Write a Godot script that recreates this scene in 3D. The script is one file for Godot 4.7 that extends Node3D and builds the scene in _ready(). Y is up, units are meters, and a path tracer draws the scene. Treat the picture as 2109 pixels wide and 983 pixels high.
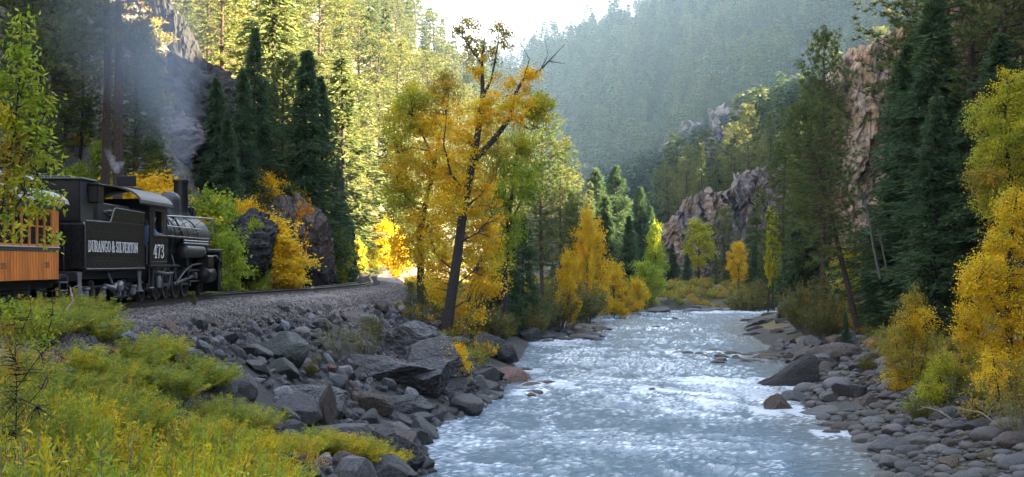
extends Node3D
# A narrow gauge steam train on a rock ledge beside a mountain river in autumn.
# Camera at (0, 6, 0) looking along -z; the river's surface is y = 0.

const F := 2600.0        # focal length, horizon and middle of the photograph in its pixels (2109 x 983)
const HOR := 542.0
const CX := 1054.5
const EYE := 6.0
const RAIL := 4.78       # rail top at the train

var rng := RandomNumberGenerator.new()
var used := {}
var M := {}
var ROCK := {}
var TX: PackedFloat32Array
var TY: PackedFloat32Array
var XL: PackedFloat32Array
var XR: PackedFloat32Array
var TOE: PackedFloat32Array
var n_big: FastNoiseLite
var n_mid: FastNoiseLite
var chip: Mesh
var ANG := []
var CHIP := []
var COB := []
var BED := []
var CRAG := []
var FIR := []
var PINE := []
var FIR_M := []
var PINE_M := []
var FAR_F := []
var FAR_P := []
var solid := []
var awash := []        # boulders that stand in the river
var placed := []

func _ready() -> void:
	var cam := Camera3D.new()
	cam.name = "camera"
	cam.projection = Camera3D.PROJECTION_FRUSTUM
	cam.near = 0.1
	cam.far = 3000.0
	cam.size = 2.0 * cam.near * 491.5 / F
	cam.frustum_offset = Vector2(0, cam.near * (HOR - 491.5) / F)
	cam.position = Vector3(0, EYE, 0)
	add_child(cam)
	cam.current = true

	var sky := ProceduralSkyMaterial.new()
	sky.sky_top_color = Color(.60, .65, .75)
	sky.sky_horizon_color = Color(.97, .95, .92)
	sky.sky_curve = .22
	sky.sky_energy_multiplier = 0.5
	sky.ground_bottom_color = Color(.2, .2, .18)
	sky.ground_horizon_color = Color(.6, .6, .6)
	var env := Environment.new()
	env.background_mode = Environment.BG_SKY
	env.sky = Sky.new()
	env.sky.sky_material = sky
	env.tonemap_mode = Environment.TONE_MAPPER_LINEAR
	env.tonemap_exposure = 25.0
	env.sdfgi_enabled = true
	env.ssao_enabled = true
	env.ssil_enabled = true
	env.fog_enabled = true
	env.fog_density = 0.00008
	env.fog_light_color = Color(.68, .85, 1.0)
	env.volumetric_fog_enabled = true
	env.volumetric_fog_density = 0.0
	var we := WorldEnvironment.new()
	we.name = "environment"
	we.environment = env
	add_child(we)

	var sun := DirectionalLight3D.new()
	sun.name = "sun"
	sun.light_energy = 1.2
	sun.light_color = Color(1.0, .91, .72)
	sun.light_angular_distance = 0.5
	sun.shadow_enabled = true
	var az := deg_to_rad(96.0)      # from straight ahead toward the river's far side
	var el := deg_to_rad(26.0)
	var to := Vector3(sin(az) * cos(el), sin(el), -cos(az) * cos(el))
	sun.look_at_from_position(to * 100.0, Vector3.ZERO, Vector3.UP)
	add_child(sun)

	rng.seed = 4711
	make_materials()
	lay_tables()
	make_rocks()
	tick("start")
	build_land()
	tick("land")
	build_track()
	build_cliffs()
	tick("cliffs")
	make_conifers()
	tick("conifer meshes")
	build_locomotive()
	build_tender()
	build_coach()
	build_person()
	tick("train")
	build_rocks()
	build_driftwood()
	build_water()
	tick("rocks")
	build_near_conifers()
	build_forest()
	tick("forest")
	build_portraits()
	build_shrubs()
	tick("shrubs")
	build_smoke()
	build_haze()
	tell_apart()

func tick(what: String) -> void:
	print("%s %.1f s" % [what, Time.get_ticks_msec() / 1000.0])

# things that came out with the same words are told apart by their order from the left, as the photograph shows them
func tell_apart() -> void:
	var by := {}
	for o in get_children():
		if o.has_meta("category"):
			var l: String = o.get_meta("label")
			if not by.has(l):
				by[l] = []
			by[l].append(o)
	var nth := ["second", "third", "fourth", "fifth"]
	for l in by:
		var a: Array = by[l]
		var n := a.size()
		if n < 2 or n > 9:
			continue
		a.sort_custom(func(p, q): return p.position.x / -p.position.z < q.position.x / -q.position.z)
		for i in n:
			var w := "leftmost" if i == 0 else "rightmost" if i == n - 1 else "%s from left" % nth[i - 1] if i < 5 else "%s from right" % nth[n - 2 - i]
			a[i].set_meta("label", "%s, %s" % [l, w])
# ---------------------------------------------------------------- mesh collecting
class MB:
	var v := PackedVector3Array()
	var n := PackedVector3Array()
	var c := PackedColorArray()
	var col := Color.WHITE
	var flat := false          # foliage: no stored normals
	func tri(a: Vector3, b: Vector3, d: Vector3) -> void:
		v.append(a); v.append(b); v.append(d)
		c.append(col); c.append(col); c.append(col)
		if not flat:
			var m := (d - a).cross(b - a).normalized()
			n.append(m); n.append(m); n.append(m)
	func trin(a: Vector3, b: Vector3, d: Vector3, na: Vector3, nb: Vector3, nd: Vector3) -> void:
		if (b - a).cross(d - a).dot(na + nb + nd) > 0.0:
			v.append(a); v.append(d); v.append(b)
			n.append(na); n.append(nd); n.append(nb)
		else:
			v.append(a); v.append(b); v.append(d)
			n.append(na); n.append(nb); n.append(nd)
		c.append(col); c.append(col); c.append(col)
	func out(a: Vector3, b: Vector3, d: Vector3, from: Vector3) -> void:
		if (b - a).cross(d - a).dot((a + b + d) / 3.0 - from) > 0.0:
			tri(a, d, b)
		else:
			tri(a, b, d)
	func quad(a: Vector3, b: Vector3, d: Vector3, e: Vector3) -> void:
		tri(a, b, d); tri(a, d, e)
	func box(ctr: Vector3, size: Vector3, bev := 0.01, turn := Basis.IDENTITY) -> void:
		var h := size * 0.5
		bev = minf(bev, minf(h.x, minf(h.y, h.z)) * 0.6)
		var P := func(s: Vector3, k: int) -> Vector3:
			var p := Vector3(s.x * (h.x - bev), s.y * (h.y - bev), s.z * (h.z - bev))
			p[k] = s[k] * h[k]
			return ctr + turn * p
		for k in 3:
			var i := (k + 1) % 3
			var j := (k + 2) % 3
			for sg in [-1.0, 1.0]:
				var q := []
				for e in [[-1.0, -1.0], [1.0, -1.0], [1.0, 1.0], [-1.0, 1.0]]:
					var s := Vector3.ZERO
					s[k] = sg; s[i] = e[0]; s[j] = e[1]
					q.append(P.call(s, k))
				out(q[0], q[1], q[2], ctr); out(q[0], q[2], q[3], ctr)
			for e in [[-1.0, -1.0], [1.0, -1.0], [1.0, 1.0], [-1.0, 1.0]]:
				var s1 := Vector3.ZERO
				s1[i] = e[0]; s1[j] = e[1]; s1[k] = -1.0
				var s2 := s1
				s2[k] = 1.0
				out(P.call(s1, i), P.call(s1, j), P.call(s2, j), ctr); out(P.call(s1, i), P.call(s2, j), P.call(s2, i), ctr)
		for sx in [-1.0, 1.0]:
			for sy in [-1.0, 1.0]:
				for sz in [-1.0, 1.0]:
					var s := Vector3(sx, sy, sz)
					out(P.call(s, 0), P.call(s, 1), P.call(s, 2), ctr)
	func tube(pts: Array, rad: Array, sides := 8, caps := true) -> void:
		var rings := []
		var nrm := []
		var prev := Vector3.ZERO
		for i in pts.size():
			var t: Vector3 = (pts[mini(i + 1, pts.size() - 1)] - pts[maxi(i - 1, 0)]).normalized()
			if prev == Vector3.ZERO:
				prev = t.cross(Vector3.UP if absf(t.y) < 0.9 else Vector3.RIGHT).normalized()
			var a := (prev - t * prev.dot(t)).normalized()
			prev = a
			var b := t.cross(a)
			var r := []
			var m := []
			for k in sides:
				var f := TAU * k / sides
				var w := a * cos(f) + b * sin(f)
				m.append(w)
				r.append(pts[i] + w * rad[i])
			rings.append(r); nrm.append(m)
		for i in pts.size() - 1:
			for k in sides:
				var l := (k + 1) % sides
				trin(rings[i][k], rings[i][l], rings[i + 1][l], nrm[i][k], nrm[i][l], nrm[i + 1][l])
				trin(rings[i][k], rings[i + 1][l], rings[i + 1][k], nrm[i][k], nrm[i + 1][l], nrm[i + 1][k])
		if caps:
			for e in [0, pts.size() - 1]:
				var from: Vector3 = pts[1] if e == 0 else pts[e - 1]
				for k in range(1, sides - 1):
					out(rings[e][0], rings[e][k], rings[e][k + 1], from)
	func lathe(o: Vector3, axis: Vector3, prof: Array, sides := 24, stretch := Vector3.ONE) -> void:
		# prof: Vector2(radius, height along the axis); a doubled point makes a crease
		var a := axis.cross(Vector3.UP if absf(axis.y) < 0.9 else Vector3.RIGHT).normalized()
		var b := axis.cross(a)
		for i in prof.size() - 1:
			var p: Vector2 = prof[i]
			var q: Vector2 = prof[i + 1]
			if p.distance_to(q) < 1e-5:
				continue
			var e := (q - p).normalized()
			var en := Vector2(e.y, -e.x)
			var np := en
			var nq := en
			if i > 0 and (prof[i - 1] as Vector2).distance_to(p) > 1e-5:
				var g: Vector2 = (p - prof[i - 1]).normalized()
				if g.dot(e) > 0.5:
					np = (Vector2(g.y, -g.x) + en).normalized()
			if i + 2 < prof.size() and (prof[i + 2] as Vector2).distance_to(q) > 1e-5:
				var g2: Vector2 = (prof[i + 2] - q).normalized()
				if g2.dot(e) > 0.5:
					nq = (Vector2(g2.y, -g2.x) + en).normalized()
			for k in sides:
				var f0 := TAU * k / sides
				var f1 := TAU * (k + 1) / sides
				var w0 := a * cos(f0) + b * sin(f0)
				var w1 := a * cos(f1) + b * sin(f1)
				var A := o + (w0 * p.x + axis * p.y) * stretch
				var B := o + (w1 * p.x + axis * p.y) * stretch
				var C := o + (w1 * q.x + axis * q.y) * stretch
				var D := o + (w0 * q.x + axis * q.y) * stretch
				var nA := w0 * np.x + axis * np.y
				var nB := w1 * np.x + axis * np.y
				var nC := w1 * nq.x + axis * nq.y
				var nD := w0 * nq.x + axis * nq.y
				if p.x > 1e-5:
					trin(A, B, C, nA, nB, nC)
				if q.x > 1e-5:
					trin(A, C, D, nA, nC, nD)
	func prism(poly: PackedVector2Array, o: Vector3, ax: Vector3, ay: Vector3, depth: Vector3) -> void:
		var idx := Geometry2D.triangulate_polygon(poly)
		var P := func(p: Vector2) -> Vector3: return o + ax * p.x + ay * p.y
		var mid := Vector3.ZERO
		for p in poly:
			mid += P.call(p) / poly.size()
		mid += depth * 0.5
		for i in range(0, idx.size(), 3):
			var a: Vector3 = P.call(poly[idx[i]])
			var b: Vector3 = P.call(poly[idx[i + 1]])
			var d: Vector3 = P.call(poly[idx[i + 2]])
			out(a, b, d, (a + b + d) / 3.0 + depth)
			out(a + depth, b + depth, d + depth, (a + b + d) / 3.0)
		var ccw := not Geometry2D.is_polygon_clockwise(poly)
		for i in poly.size():
			var p: Vector2 = poly[i]
			var q: Vector2 = poly[(i + 1) % poly.size()]
			var a: Vector3 = P.call(p)
			var b: Vector3 = P.call(q)
			var e := (q - p).normalized()
			var w := ax * e.y - ay * e.x
			if not ccw:
				w = -w
			trin(a, b, b + depth, w, w, w)
			trin(a, b + depth, a + depth, w, w, w)
	func mesh() -> ArrayMesh:
		var arr := []
		arr.resize(Mesh.ARRAY_MAX)
		arr[Mesh.ARRAY_VERTEX] = v
		if not flat:
			arr[Mesh.ARRAY_NORMAL] = n
		arr[Mesh.ARRAY_COLOR] = c
		var m := ArrayMesh.new()
		if v.size():
			m.add_surface_from_arrays(Mesh.PRIMITIVE_TRIANGLES, arr)
		return m

# ---------------------------------------------------------------- naming and the tree of things
func numbered(called: String) -> String:
	var k: int = used.get(called, 0)
	used[called] = k + 1
	return called if k == 0 else "%s_%03d" % [called, k]

func thing(called: String, label: String, category: String, where := Vector3.ZERO, group := "") -> Node3D:
	var o := Node3D.new()
	o.name = numbered(called)
	add_child(o)
	o.position = where
	mark(o, label, category, group)
	return o

func mark(o: Node3D, label: String, category: String, group := "") -> void:
	o.set_meta("label", label)
	o.set_meta("category", category)
	if group != "":
		o.set_meta("group", group)

func put(called: String, m: Mesh, mt: Material, parent: Node3D, where := Vector3.ZERO) -> MeshInstance3D:
	var o := MeshInstance3D.new()
	o.name = called if parent != self else numbered(called)
	o.mesh = m
	o.material_override = mt
	o.position = where
	parent.add_child(o, true)
	return o

func part(called: String, mb: MB, mt: Material, parent: Node3D) -> MeshInstance3D:
	return put(called, mb.mesh(), mt, parent)

func single(called: String, m: Mesh, mt: Material, label: String, category: String, xf: Transform3D, group := "") -> MeshInstance3D:
	var o := put(called, m, mt, self)
	o.transform = xf
	mark(o, label, category, group)
	return o

func structure(called: String, m: Mesh, mt: Material, kind := "structure", parent: Node3D = self) -> MeshInstance3D:
	var o := put(called, m, mt, parent)
	o.set_meta("kind", kind)
	return o

func scatter(called: String, m: Mesh, mt: Material, xfs: Array, cols: Array, parent: Node3D = self) -> void:
	var mm := MultiMesh.new()
	mm.transform_format = MultiMesh.TRANSFORM_3D
	mm.use_colors = true
	mm.mesh = m
	mm.instance_count = xfs.size()
	for i in xfs.size():
		mm.set_instance_transform(i, xfs[i])
		mm.set_instance_color(i, cols[i])
	var o := MultiMeshInstance3D.new()
	o.name = numbered(called) if parent == self else called
	o.multimesh = mm
	o.material_override = mt
	o.set_meta("kind", "stuff")
	parent.add_child(o, true)

func mass(called: String) -> Node3D:      # one uncountable thing that is kept in several meshes
	var o := Node3D.new()
	o.name = numbered(called)
	o.set_meta("kind", "stuff")
	add_child(o)
	return o

# ---------------------------------------------------------------- numbers
func at(px: float, py: float, d: float) -> Vector3:      # a point of the photograph at a distance from the camera
	return Vector3((px - CX) / F * d, EYE - (py - HOR) / F * d, -d)
func px_x(px: float, d: float) -> float:
	return (px - CX) / F * d
func rnd(a := 0.0, b := 1.0) -> float:
	return rng.randf_range(a, b)
func rvec() -> Vector3:
	while true:
		var p := Vector3(rnd(-1, 1), rnd(-1, 1), rnd(-1, 1))
		var l := p.length_squared()
		if l < 1.0 and l > 0.01:
			return p / sqrt(l)
	return Vector3.UP
func turned(y: float, s := Vector3.ONE, tilt := 0.0, tilt_dir := 0.0) -> Basis:
	var b := Basis(Vector3.UP, y)
	if tilt != 0.0:
		b = Basis(Vector3(cos(tilt_dir), 0, sin(tilt_dir)), tilt) * b
	return b * Basis.from_scale(s)
func pick(pal: Array) -> Color:
	var t := rng.randf()
	for e in pal:
		t -= e[1]
		if t <= 0.0:
			var k := rnd(0.75, 1.25)
			var col: Color = e[0]
			return Color(col.r * k * rnd(0.92, 1.08), col.g * k, col.b * k)
	return pal[0][0]
# ---------------------------------------------------------------- materials
func lin(r: float, g: float, b: float) -> Color:
	return Color(r, g, b).linear_to_srgb()

func mat(called: String, r: float, g: float, b: float, rough: float, metal := 0.0) -> StandardMaterial3D:
	var m := StandardMaterial3D.new()
	m.resource_name = called
	m.albedo_color = lin(r, g, b)
	m.roughness = rough
	m.metallic = metal
	return m

func noise(sd: int, freq: float, kind := FastNoiseLite.TYPE_SIMPLEX_SMOOTH, oct := 5, gain := 0.5) -> FastNoiseLite:
	var n := FastNoiseLite.new()
	n.seed = sd
	n.noise_type = kind
	n.frequency = freq
	n.fractal_octaves = oct
	n.fractal_gain = gain
	n.fractal_type = FastNoiseLite.FRACTAL_FBM
	return n

func ramp(stops: Array) -> Gradient:
	var g := Gradient.new()
	var o := PackedFloat32Array()
	var c := PackedColorArray()
	for s in stops:
		o.append(s[0])
		c.append(s[1] if s[1] is Color else Color(s[1], s[1], s[1]))
	g.offsets = o
	g.colors = c
	return g

func tex(n: FastNoiseLite, stops: Array, size := 512) -> NoiseTexture2D:
	var t := NoiseTexture2D.new()
	t.width = size
	t.height = size
	t.seamless = true
	t.noise = n
	t.color_ramp = ramp(stops)
	return t

func textured(m: StandardMaterial3D, colour: Texture2D, relief: Texture2D, scale: float, cm: float, world := false) -> StandardMaterial3D:
	m.uv1_triplanar = true
	m.uv1_world_triplanar = world
	m.uv1_scale = Vector3.ONE * scale
	if colour:
		m.albedo_texture = colour
	if relief:
		m.heightmap_enabled = true
		m.heightmap_texture = relief
		m.heightmap_scale = cm
	return m

func leaf(called: String, through: float, rough := 0.55) -> StandardMaterial3D:
	var m := mat(called, 1, 1, 1, rough)
	m.vertex_color_use_as_albedo = true
	m.metallic_specular = 0.35
	if through > 0.0:
		m.backlight_enabled = true
		m.backlight = lin(through, through, through)
	return m

func make_materials() -> void:
	var streak := noise(3, 0.012, FastNoiseLite.TYPE_SIMPLEX_SMOOTH, 6, 0.62)
	streak.domain_warp_enabled = true
	streak.domain_warp_amplitude = 40.0
	var t_rock := tex(streak, [[0.15, 0.3], [0.4, 0.68], [0.55, 0.88], [0.8, 1.0]])
	var t_crag := tex(noise(9, 0.02, FastNoiseLite.TYPE_CELLULAR, 4, 0.6), [[0.0, 0.0], [1.0, 1.0]])
	var t_fine := tex(noise(5, 0.03, FastNoiseLite.TYPE_SIMPLEX_SMOOTH, 6, 0.65), [[0.2, 0.0], [0.8, 1.0]])
	var t_soil := tex(noise(7, 0.02, FastNoiseLite.TYPE_SIMPLEX_SMOOTH, 6, 0.7), [[0.2, 0.5], [0.5, 0.8], [0.75, 1.0]])
	var t_grit := tex(noise(11, 0.09, FastNoiseLite.TYPE_CELLULAR, 2, 0.5), [[0.0, 0.45], [0.5, 0.9], [1.0, 1.0]])
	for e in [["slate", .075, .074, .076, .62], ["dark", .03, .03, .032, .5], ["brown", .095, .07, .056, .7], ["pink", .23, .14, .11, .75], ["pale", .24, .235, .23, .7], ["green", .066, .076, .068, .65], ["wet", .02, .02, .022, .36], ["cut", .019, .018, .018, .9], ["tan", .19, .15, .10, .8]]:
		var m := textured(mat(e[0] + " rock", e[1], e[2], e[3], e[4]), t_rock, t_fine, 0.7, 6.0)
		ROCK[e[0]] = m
	M.cliff = textured(mat("cliff", 1, 1, 1, .85), t_rock, t_crag, 0.16, 14.0)
	M.cliff.vertex_color_use_as_albedo = true
	M.ground = textured(mat("ground", 1, 1, 1, .9), t_soil, t_fine, 0.45, 5.0, true)
	M.ground.vertex_color_use_as_albedo = true
	M.ballast = textured(mat("ballast", 1, 1, 1, .85), t_grit, t_grit, 1.2, 1.0, true)
	M.ballast.vertex_color_use_as_albedo = true
	M.stone = textured(mat("stone", 1, 1, 1, .7), t_rock, t_fine, 1.2, 1.0)
	M.stone.vertex_color_use_as_albedo = true
	M.bark = textured(mat("bark", .052, .044, .038, .9), t_rock, t_fine, 1.5, 4.0)
	M.bark_red = textured(mat("pine bark", .085, .055, .04, .9), t_rock, t_fine, 1.2, 4.0)
	M.twig = mat("twig", .13, .115, .1, .85)
	M.leaf = leaf("leaf", 0.85, 0.5)
	M.needle = leaf("needle", 0.7, 0.6)
	M.forest = leaf("forest", 0.6, 0.7)
	M.water = mat("water", 1, 1, 1, .06)
	M.water.vertex_color_use_as_albedo = true
	M.water.metallic_specular = .68
	var t_rip := tex(noise(21, 0.02, FastNoiseLite.TYPE_SIMPLEX_SMOOTH, 5, 0.6), [[0.0, 0.0], [1.0, 1.0]])
	textured(M.water, null, t_rip, 1.1, 5.0, true)
	M.black = textured(mat("black paint", .007, .0072, .008, .34), null, t_fine, 1.6, 0.12)
	M.gloss = textured(mat("tender paint", .009, .0092, .010, .36), t_soil, t_fine, 0.9, 0.15)
	M.soot = mat("soot", .016, .016, .018, .7)
	M.boiler = textured(mat("boiler jacket", .028, .029, .033, .3), t_soil, t_fine, 1.0, 0.2)
	M.roof_black = textured(mat("cab roof", .03, .031, .033, .5), t_soil, t_fine, 1.2, 0.3)
	M.steel = mat("bare steel", .30, .31, .33, .35, 0.7)
	M.white_part = mat("pale casting", .11, .115, .125, .5)
	M.rod = mat("rods", .07, .072, .078, .4, 0.5)
	M.rail = mat("rail", .035, .03, .028, .5, 0.3)
	M.rail_top = mat("rail head", .42, .41, .40, .22, 0.9)
	M.sleeper = textured(mat("sleeper", .06, .048, .04, .9), t_rock, t_fine, 2.0, 1.5)
	var t_streak := tex(noise(19, 0.02, FastNoiseLite.TYPE_SIMPLEX_SMOOTH, 5, 0.65), [[0.2, 0.22], [0.5, 0.38], [0.75, 0.75]])
	for k in ["black", "gloss", "boiler"]:
		M[k].uv1_scale = Vector3(2.2, .5, 2.2)
		M[k].roughness = 1.0
		M[k].roughness_texture = t_streak
	for k in ["black", "gloss", "soot"]:
		M[k].metallic_specular = .32
	M.letter = mat("lettering", .72, .72, .70, .5)
	var boards := Image.create(256, 256, false, Image.FORMAT_RGB8)
	var bn := noise(17, 0.03, FastNoiseLite.TYPE_SIMPLEX_SMOOTH, 4)
	for i in 256:
		for j in 256:
			var seam: bool = i % 21 < 2
			var own := .93 + .07 * sin(floorf(i / 21.0) * 7.3)
			var dirt := clampf(.95 + bn.get_noise_2d(i * 2.5, j * .35) * .3, 0, 1)
			var v := own * dirt * (.55 if seam else 1.0)
			boards.set_pixel(i, j, Color(v, v, v))
	var t_boards := ImageTexture.create_from_image(boards)
	M.orange = textured(mat("orange paint", .86, .26, .04, .42), t_boards, t_boards, 0.5, 0.3)
	M.coach_roof = textured(mat("coach roof", .36, .36, .38, .5), t_soil, t_fine, 1.0, 0.3)
	M.coach_dark = mat("coach dark trim", .045, .05, .06, .5)
	M.cream = mat("cream line", .5, .47, .40, .5)
	M.glass = mat("window glass", .012, .013, .015, .06)
	M.inside = mat("dark interior", .02, .017, .015, .8)
	M.coal = textured(mat("coal", .012, .012, .013, .55), t_rock, t_crag, 3.0, 5.0)
	M.lamp_glass = mat("headlight glass", .25, .25, .24, .1)
	M.person = mat("person", 1, 1, 1, .75)
	M.person.vertex_color_use_as_albedo = true
# ---------------------------------------------------------------- the lie of the land
func table(points: Array, lo: int, hi: int, smooth: int) -> PackedFloat32Array:
	var raw := PackedFloat32Array()
	var k := 0
	for d in range(lo, hi + 1):
		while k < points.size() - 2 and d > points[k + 1].x:
			k += 1
		var p: Vector2 = points[k]
		var q: Vector2 = points[k + 1]
		raw.append(lerpf(p.y, q.y, clampf((d - p.x) / (q.x - p.x), 0, 1)))
	for pass_ in 2:
		var r := raw.duplicate()
		for i in r.size():
			var w := 0.0
			var n := 0
			for j in range(maxi(0, i - smooth), mini(r.size(), i + smooth + 1)):
				w += raw[j]; n += 1
			r[i] = w / n
		raw = r
	return raw

func look(t: PackedFloat32Array, d: float) -> float:
	var f := clampf(d + 160.0, 0.0, t.size() - 1.001)
	var i := int(f)
	return lerpf(t[i], t[i + 1], f - i)

func lay_tables() -> void:
	TX = table([Vector2(-160, -12.6), Vector2(10, -12.35), Vector2(48, -12.3), Vector2(52, -11.9), Vector2(57, -11.0), Vector2(62, -10.2), Vector2(68, -9.6), Vector2(76, -9.3), Vector2(84, -9.75), Vector2(92, -10.8), Vector2(100, -11.8), Vector2(115, -13.3), Vector2(140, -15.2), Vector2(160, -15.6), Vector2(180, -13.5), Vector2(200, -10), Vector2(250, -1), Vector2(300, 8), Vector2(350, 18), Vector2(900, 140)], -160, 1000, 2)
	TY = table([Vector2(-160, RAIL), Vector2(86, RAIL), Vector2(100, RAIL + .12), Vector2(115, RAIL + .27), Vector2(140, RAIL + .55), Vector2(170, RAIL + .78), Vector2(1000, RAIL + 1.0)], -160, 1000, 4)
	XL = table([Vector2(-160, -3.5), Vector2(10, -3.3), Vector2(35, -2.6), Vector2(44.8, -3.4), Vector2(49, -2.2), Vector2(52, -1.4), Vector2(63, -.4), Vector2(79, .5), Vector2(99, 1.4), Vector2(106, 4.2), Vector2(120, 6.0), Vector2(132, 7.9), Vector2(148, 11), Vector2(155, 14), Vector2(160, 18), Vector2(165, 27), Vector2(169, 50), Vector2(172, 160), Vector2(174, 400), Vector2(1000, 400)], -160, 1000, 1)
	XR = table([Vector2(-160, 14), Vector2(15, 11.3), Vector2(35, 10.6), Vector2(42, 11.9), Vector2(50, 12.0), Vector2(62, 14), Vector2(72, 16), Vector2(85, 18), Vector2(113, 20.7), Vector2(136, 25.5), Vector2(148, 33), Vector2(152, 60), Vector2(154, 400), Vector2(1000, 400)], -160, 1000, 1)
	TOE = table([Vector2(-160, -15.4), Vector2(48, -15.1), Vector2(57, -13.8), Vector2(68, -12.4), Vector2(76, -12.1), Vector2(84, -12.6), Vector2(100, -14.6), Vector2(115, -16.1), Vector2(140, -18), Vector2(160, -18.4), Vector2(200, -15), Vector2(250, -6), Vector2(300, 4), Vector2(350, 14), Vector2(400, 24), Vector2(470, 40), Vector2(1000, 40)], -160, 1000, 3)
	n_big = noise(31, 0.03, FastNoiseLite.TYPE_SIMPLEX_SMOOTH, 4)
	n_mid = noise(32, 0.15, FastNoiseLite.TYPE_SIMPLEX_SMOOTH, 4)

func sm(a: float, b: float, x: float) -> float:
	return smoothstep(a, b, x)

func ground(x: float, d: float) -> float:
	var xl := look(XL, d)
	var xr := look(XR, d)
	if x > xl and x < xr:
		return -minf(1.3, minf(x - xl, xr - x) * 0.5)
	var nb := n_big.get_noise_2d(x, d)
	var nm := n_mid.get_noise_2d(x, d)
	var h := 0.0
	var rough := 0.12
	if x <= xl:
		var s := xl - x
		if d > 150.0:
			s = minf(s, maxf(d - 167.0, 26.0 - x))
		h = 0.38 * minf(s, 3.0) + 0.1 * clampf(s - 3.0, 0.0, 14.0)
		var dt := x - look(TX, d)
		var form := look(TY, d) - 0.34
		if dt > -2.6:
			h = maxf(h, form - maxf(0.0, dt - 2.3) * 0.74)
			if absf(dt) < 2.6:
				rough = 0.02
		else:
			h = maxf(h, form - 0.25)
		var dl := look(TOE, d) - x
		if dl > 0.0:
			var k := sm(54, 66, d)
			var far := sm(108, 135, d)
			var steep := minf(maxf(0.0, dl - 1.0), 2.6) * lerpf(1.5, 1.0, far) + maxf(0.0, dl - 3.6) * lerpf(1.7, 1.22, far)
			var hill := lerpf(maxf(0.0, dl - 3.5) * 0.7, steep, k)
			hill = minf(hill, 95.0) * (1.0 - sm(425, 520, d))
			h = maxf(h, form - 0.25 + hill)
			rough = 0.15 + minf(hill * 0.06, 1.6)
	else:
		h = 0.24 * minf(x - xr, 5.0) + 0.08 * clampf(x - xr - 5.0, 0.0, 8.0)
	if x > xr or d > 150.0:
		var sr := (x - xr) if d <= 146.0 else lerpf(x - xr, x - 30.0, sm(146, 150, d)) if d < 150.0 else x - 30.0
		var nearh := minf(1.35 * maxf(0.0, sr - 9.0), 70.0 * (1.0 - sm(84, 112, d)))
		var farh := minf(0.56 * maxf(0.0, sr - 8.0), 176.0 + 175.0 * sm(480, 660, d))
		var g := maxf(nearh, farh)
		if d > 150.0:
			g += 12.5 * sm(236, 243, d) * sm(30, 35, x) * (1.0 - sm(330, 420, d))
		if g > 0.0:
			h = maxf(h, 1.2 + g)
			rough = maxf(rough, 0.12 + minf(g * 0.06, 1.6))
	if d > 360.0:
		var hm := 20.0 + 0.40 * (minf(d, 790.0) - 520.0) + (0.33 * minf(x, 72.0) + 0.64 * maxf(0.0, x - 72.0) if x > 0.0 else 0.34 * x) - 0.9 * maxf(0.0, d - 790.0)
		hm += 17.0 * sm(478, 486, d) * sm(58, 66, x) * (1.0 - sm(100, 118, x)) * (1.0 - sm(520, 575, d))
		hm = minf(hm, 340.0)
		if hm > h:
			h = hm
			rough = 3.0
	return h + nb * rough * 2.0 + nm * rough

func land_colour(x: float, d: float, h: float, slope: float) -> Color:
	var nb := n_big.get_noise_2d(x * 2.0 + 300.0, d * 2.0)
	var nm := n_mid.get_noise_2d(x + 90.0, d)
	var dt := x - look(TX, d)
	var xl := look(XL, d)
	var xr := look(XR, d)
	if x > xl - 1.0 and x < xr + 1.5:
		return Color(.07, .064, .055)
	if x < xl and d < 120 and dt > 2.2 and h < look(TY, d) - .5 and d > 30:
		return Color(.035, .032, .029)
	var soil := Color(.085, .07, .042)
	var green := Color(.055, .07, .022)
	var grass := Color(.22, .17, .06)
	var rock := Color(.17, .15, .14)
	var c := soil.lerp(green, clampf(.5 + nb * 1.6, 0, 1))
	if x < 30 and d > 100:
		c = c.lerp(grass, clampf(.45 + nm * 1.3, 0, 1))
	c = c.lerp(rock, clampf((slope - 0.95) * 1.6 + nm, 0, 0.9))
	return c

func grid_mesh(xs: PackedFloat32Array, ds: PackedFloat32Array, height: Callable, colour: Callable) -> ArrayMesh:
	var nx := xs.size()
	var nd := ds.size()
	var v := PackedVector3Array()
	v.resize(nx * nd)
	for j in nd:
		for i in nx:
			v[j * nx + i] = Vector3(xs[i], height.call(xs[i], ds[j]), -ds[j])
	var nn := PackedVector3Array()
	nn.resize(nx * nd)
	var cc := PackedColorArray()
	cc.resize(nx * nd)
	var idx := PackedInt32Array()
	for j in nd:
		for i in nx:
			var a := v[j * nx + mini(i + 1, nx - 1)] - v[j * nx + maxi(i - 1, 0)]
			var b := v[mini(j + 1, nd - 1) * nx + i] - v[maxi(j - 1, 0) * nx + i]
			var n := a.cross(b).normalized()
			if n.y < 0.0:
				n = -n
			nn[j * nx + i] = n
			cc[j * nx + i] = colour.call(xs[i], ds[j], v[j * nx + i].y, sqrt(maxf(0.0, 1.0 - n.y * n.y)) / maxf(n.y, 0.05))
	for j in nd - 1:
		for i in nx - 1:
			var p := j * nx + i
			idx.append_array([p, p + nx, p + nx + 1, p, p + nx + 1, p + 1])
	var arr := []
	arr.resize(Mesh.ARRAY_MAX)
	arr[Mesh.ARRAY_VERTEX] = v
	arr[Mesh.ARRAY_NORMAL] = nn
	arr[Mesh.ARRAY_COLOR] = cc
	arr[Mesh.ARRAY_INDEX] = idx
	var m := ArrayMesh.new()
	m.add_surface_from_arrays(Mesh.PRIMITIVE_TRIANGLES, arr)
	return m

func steps(parts: Array) -> PackedFloat32Array:
	var r := PackedFloat32Array()
	for p in parts:
		var x: float = p[0]
		while x < p[1] - 1e-4:
			r.append(x)
			x += p[2]
	r.append(parts[-1][1])
	return r

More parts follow.
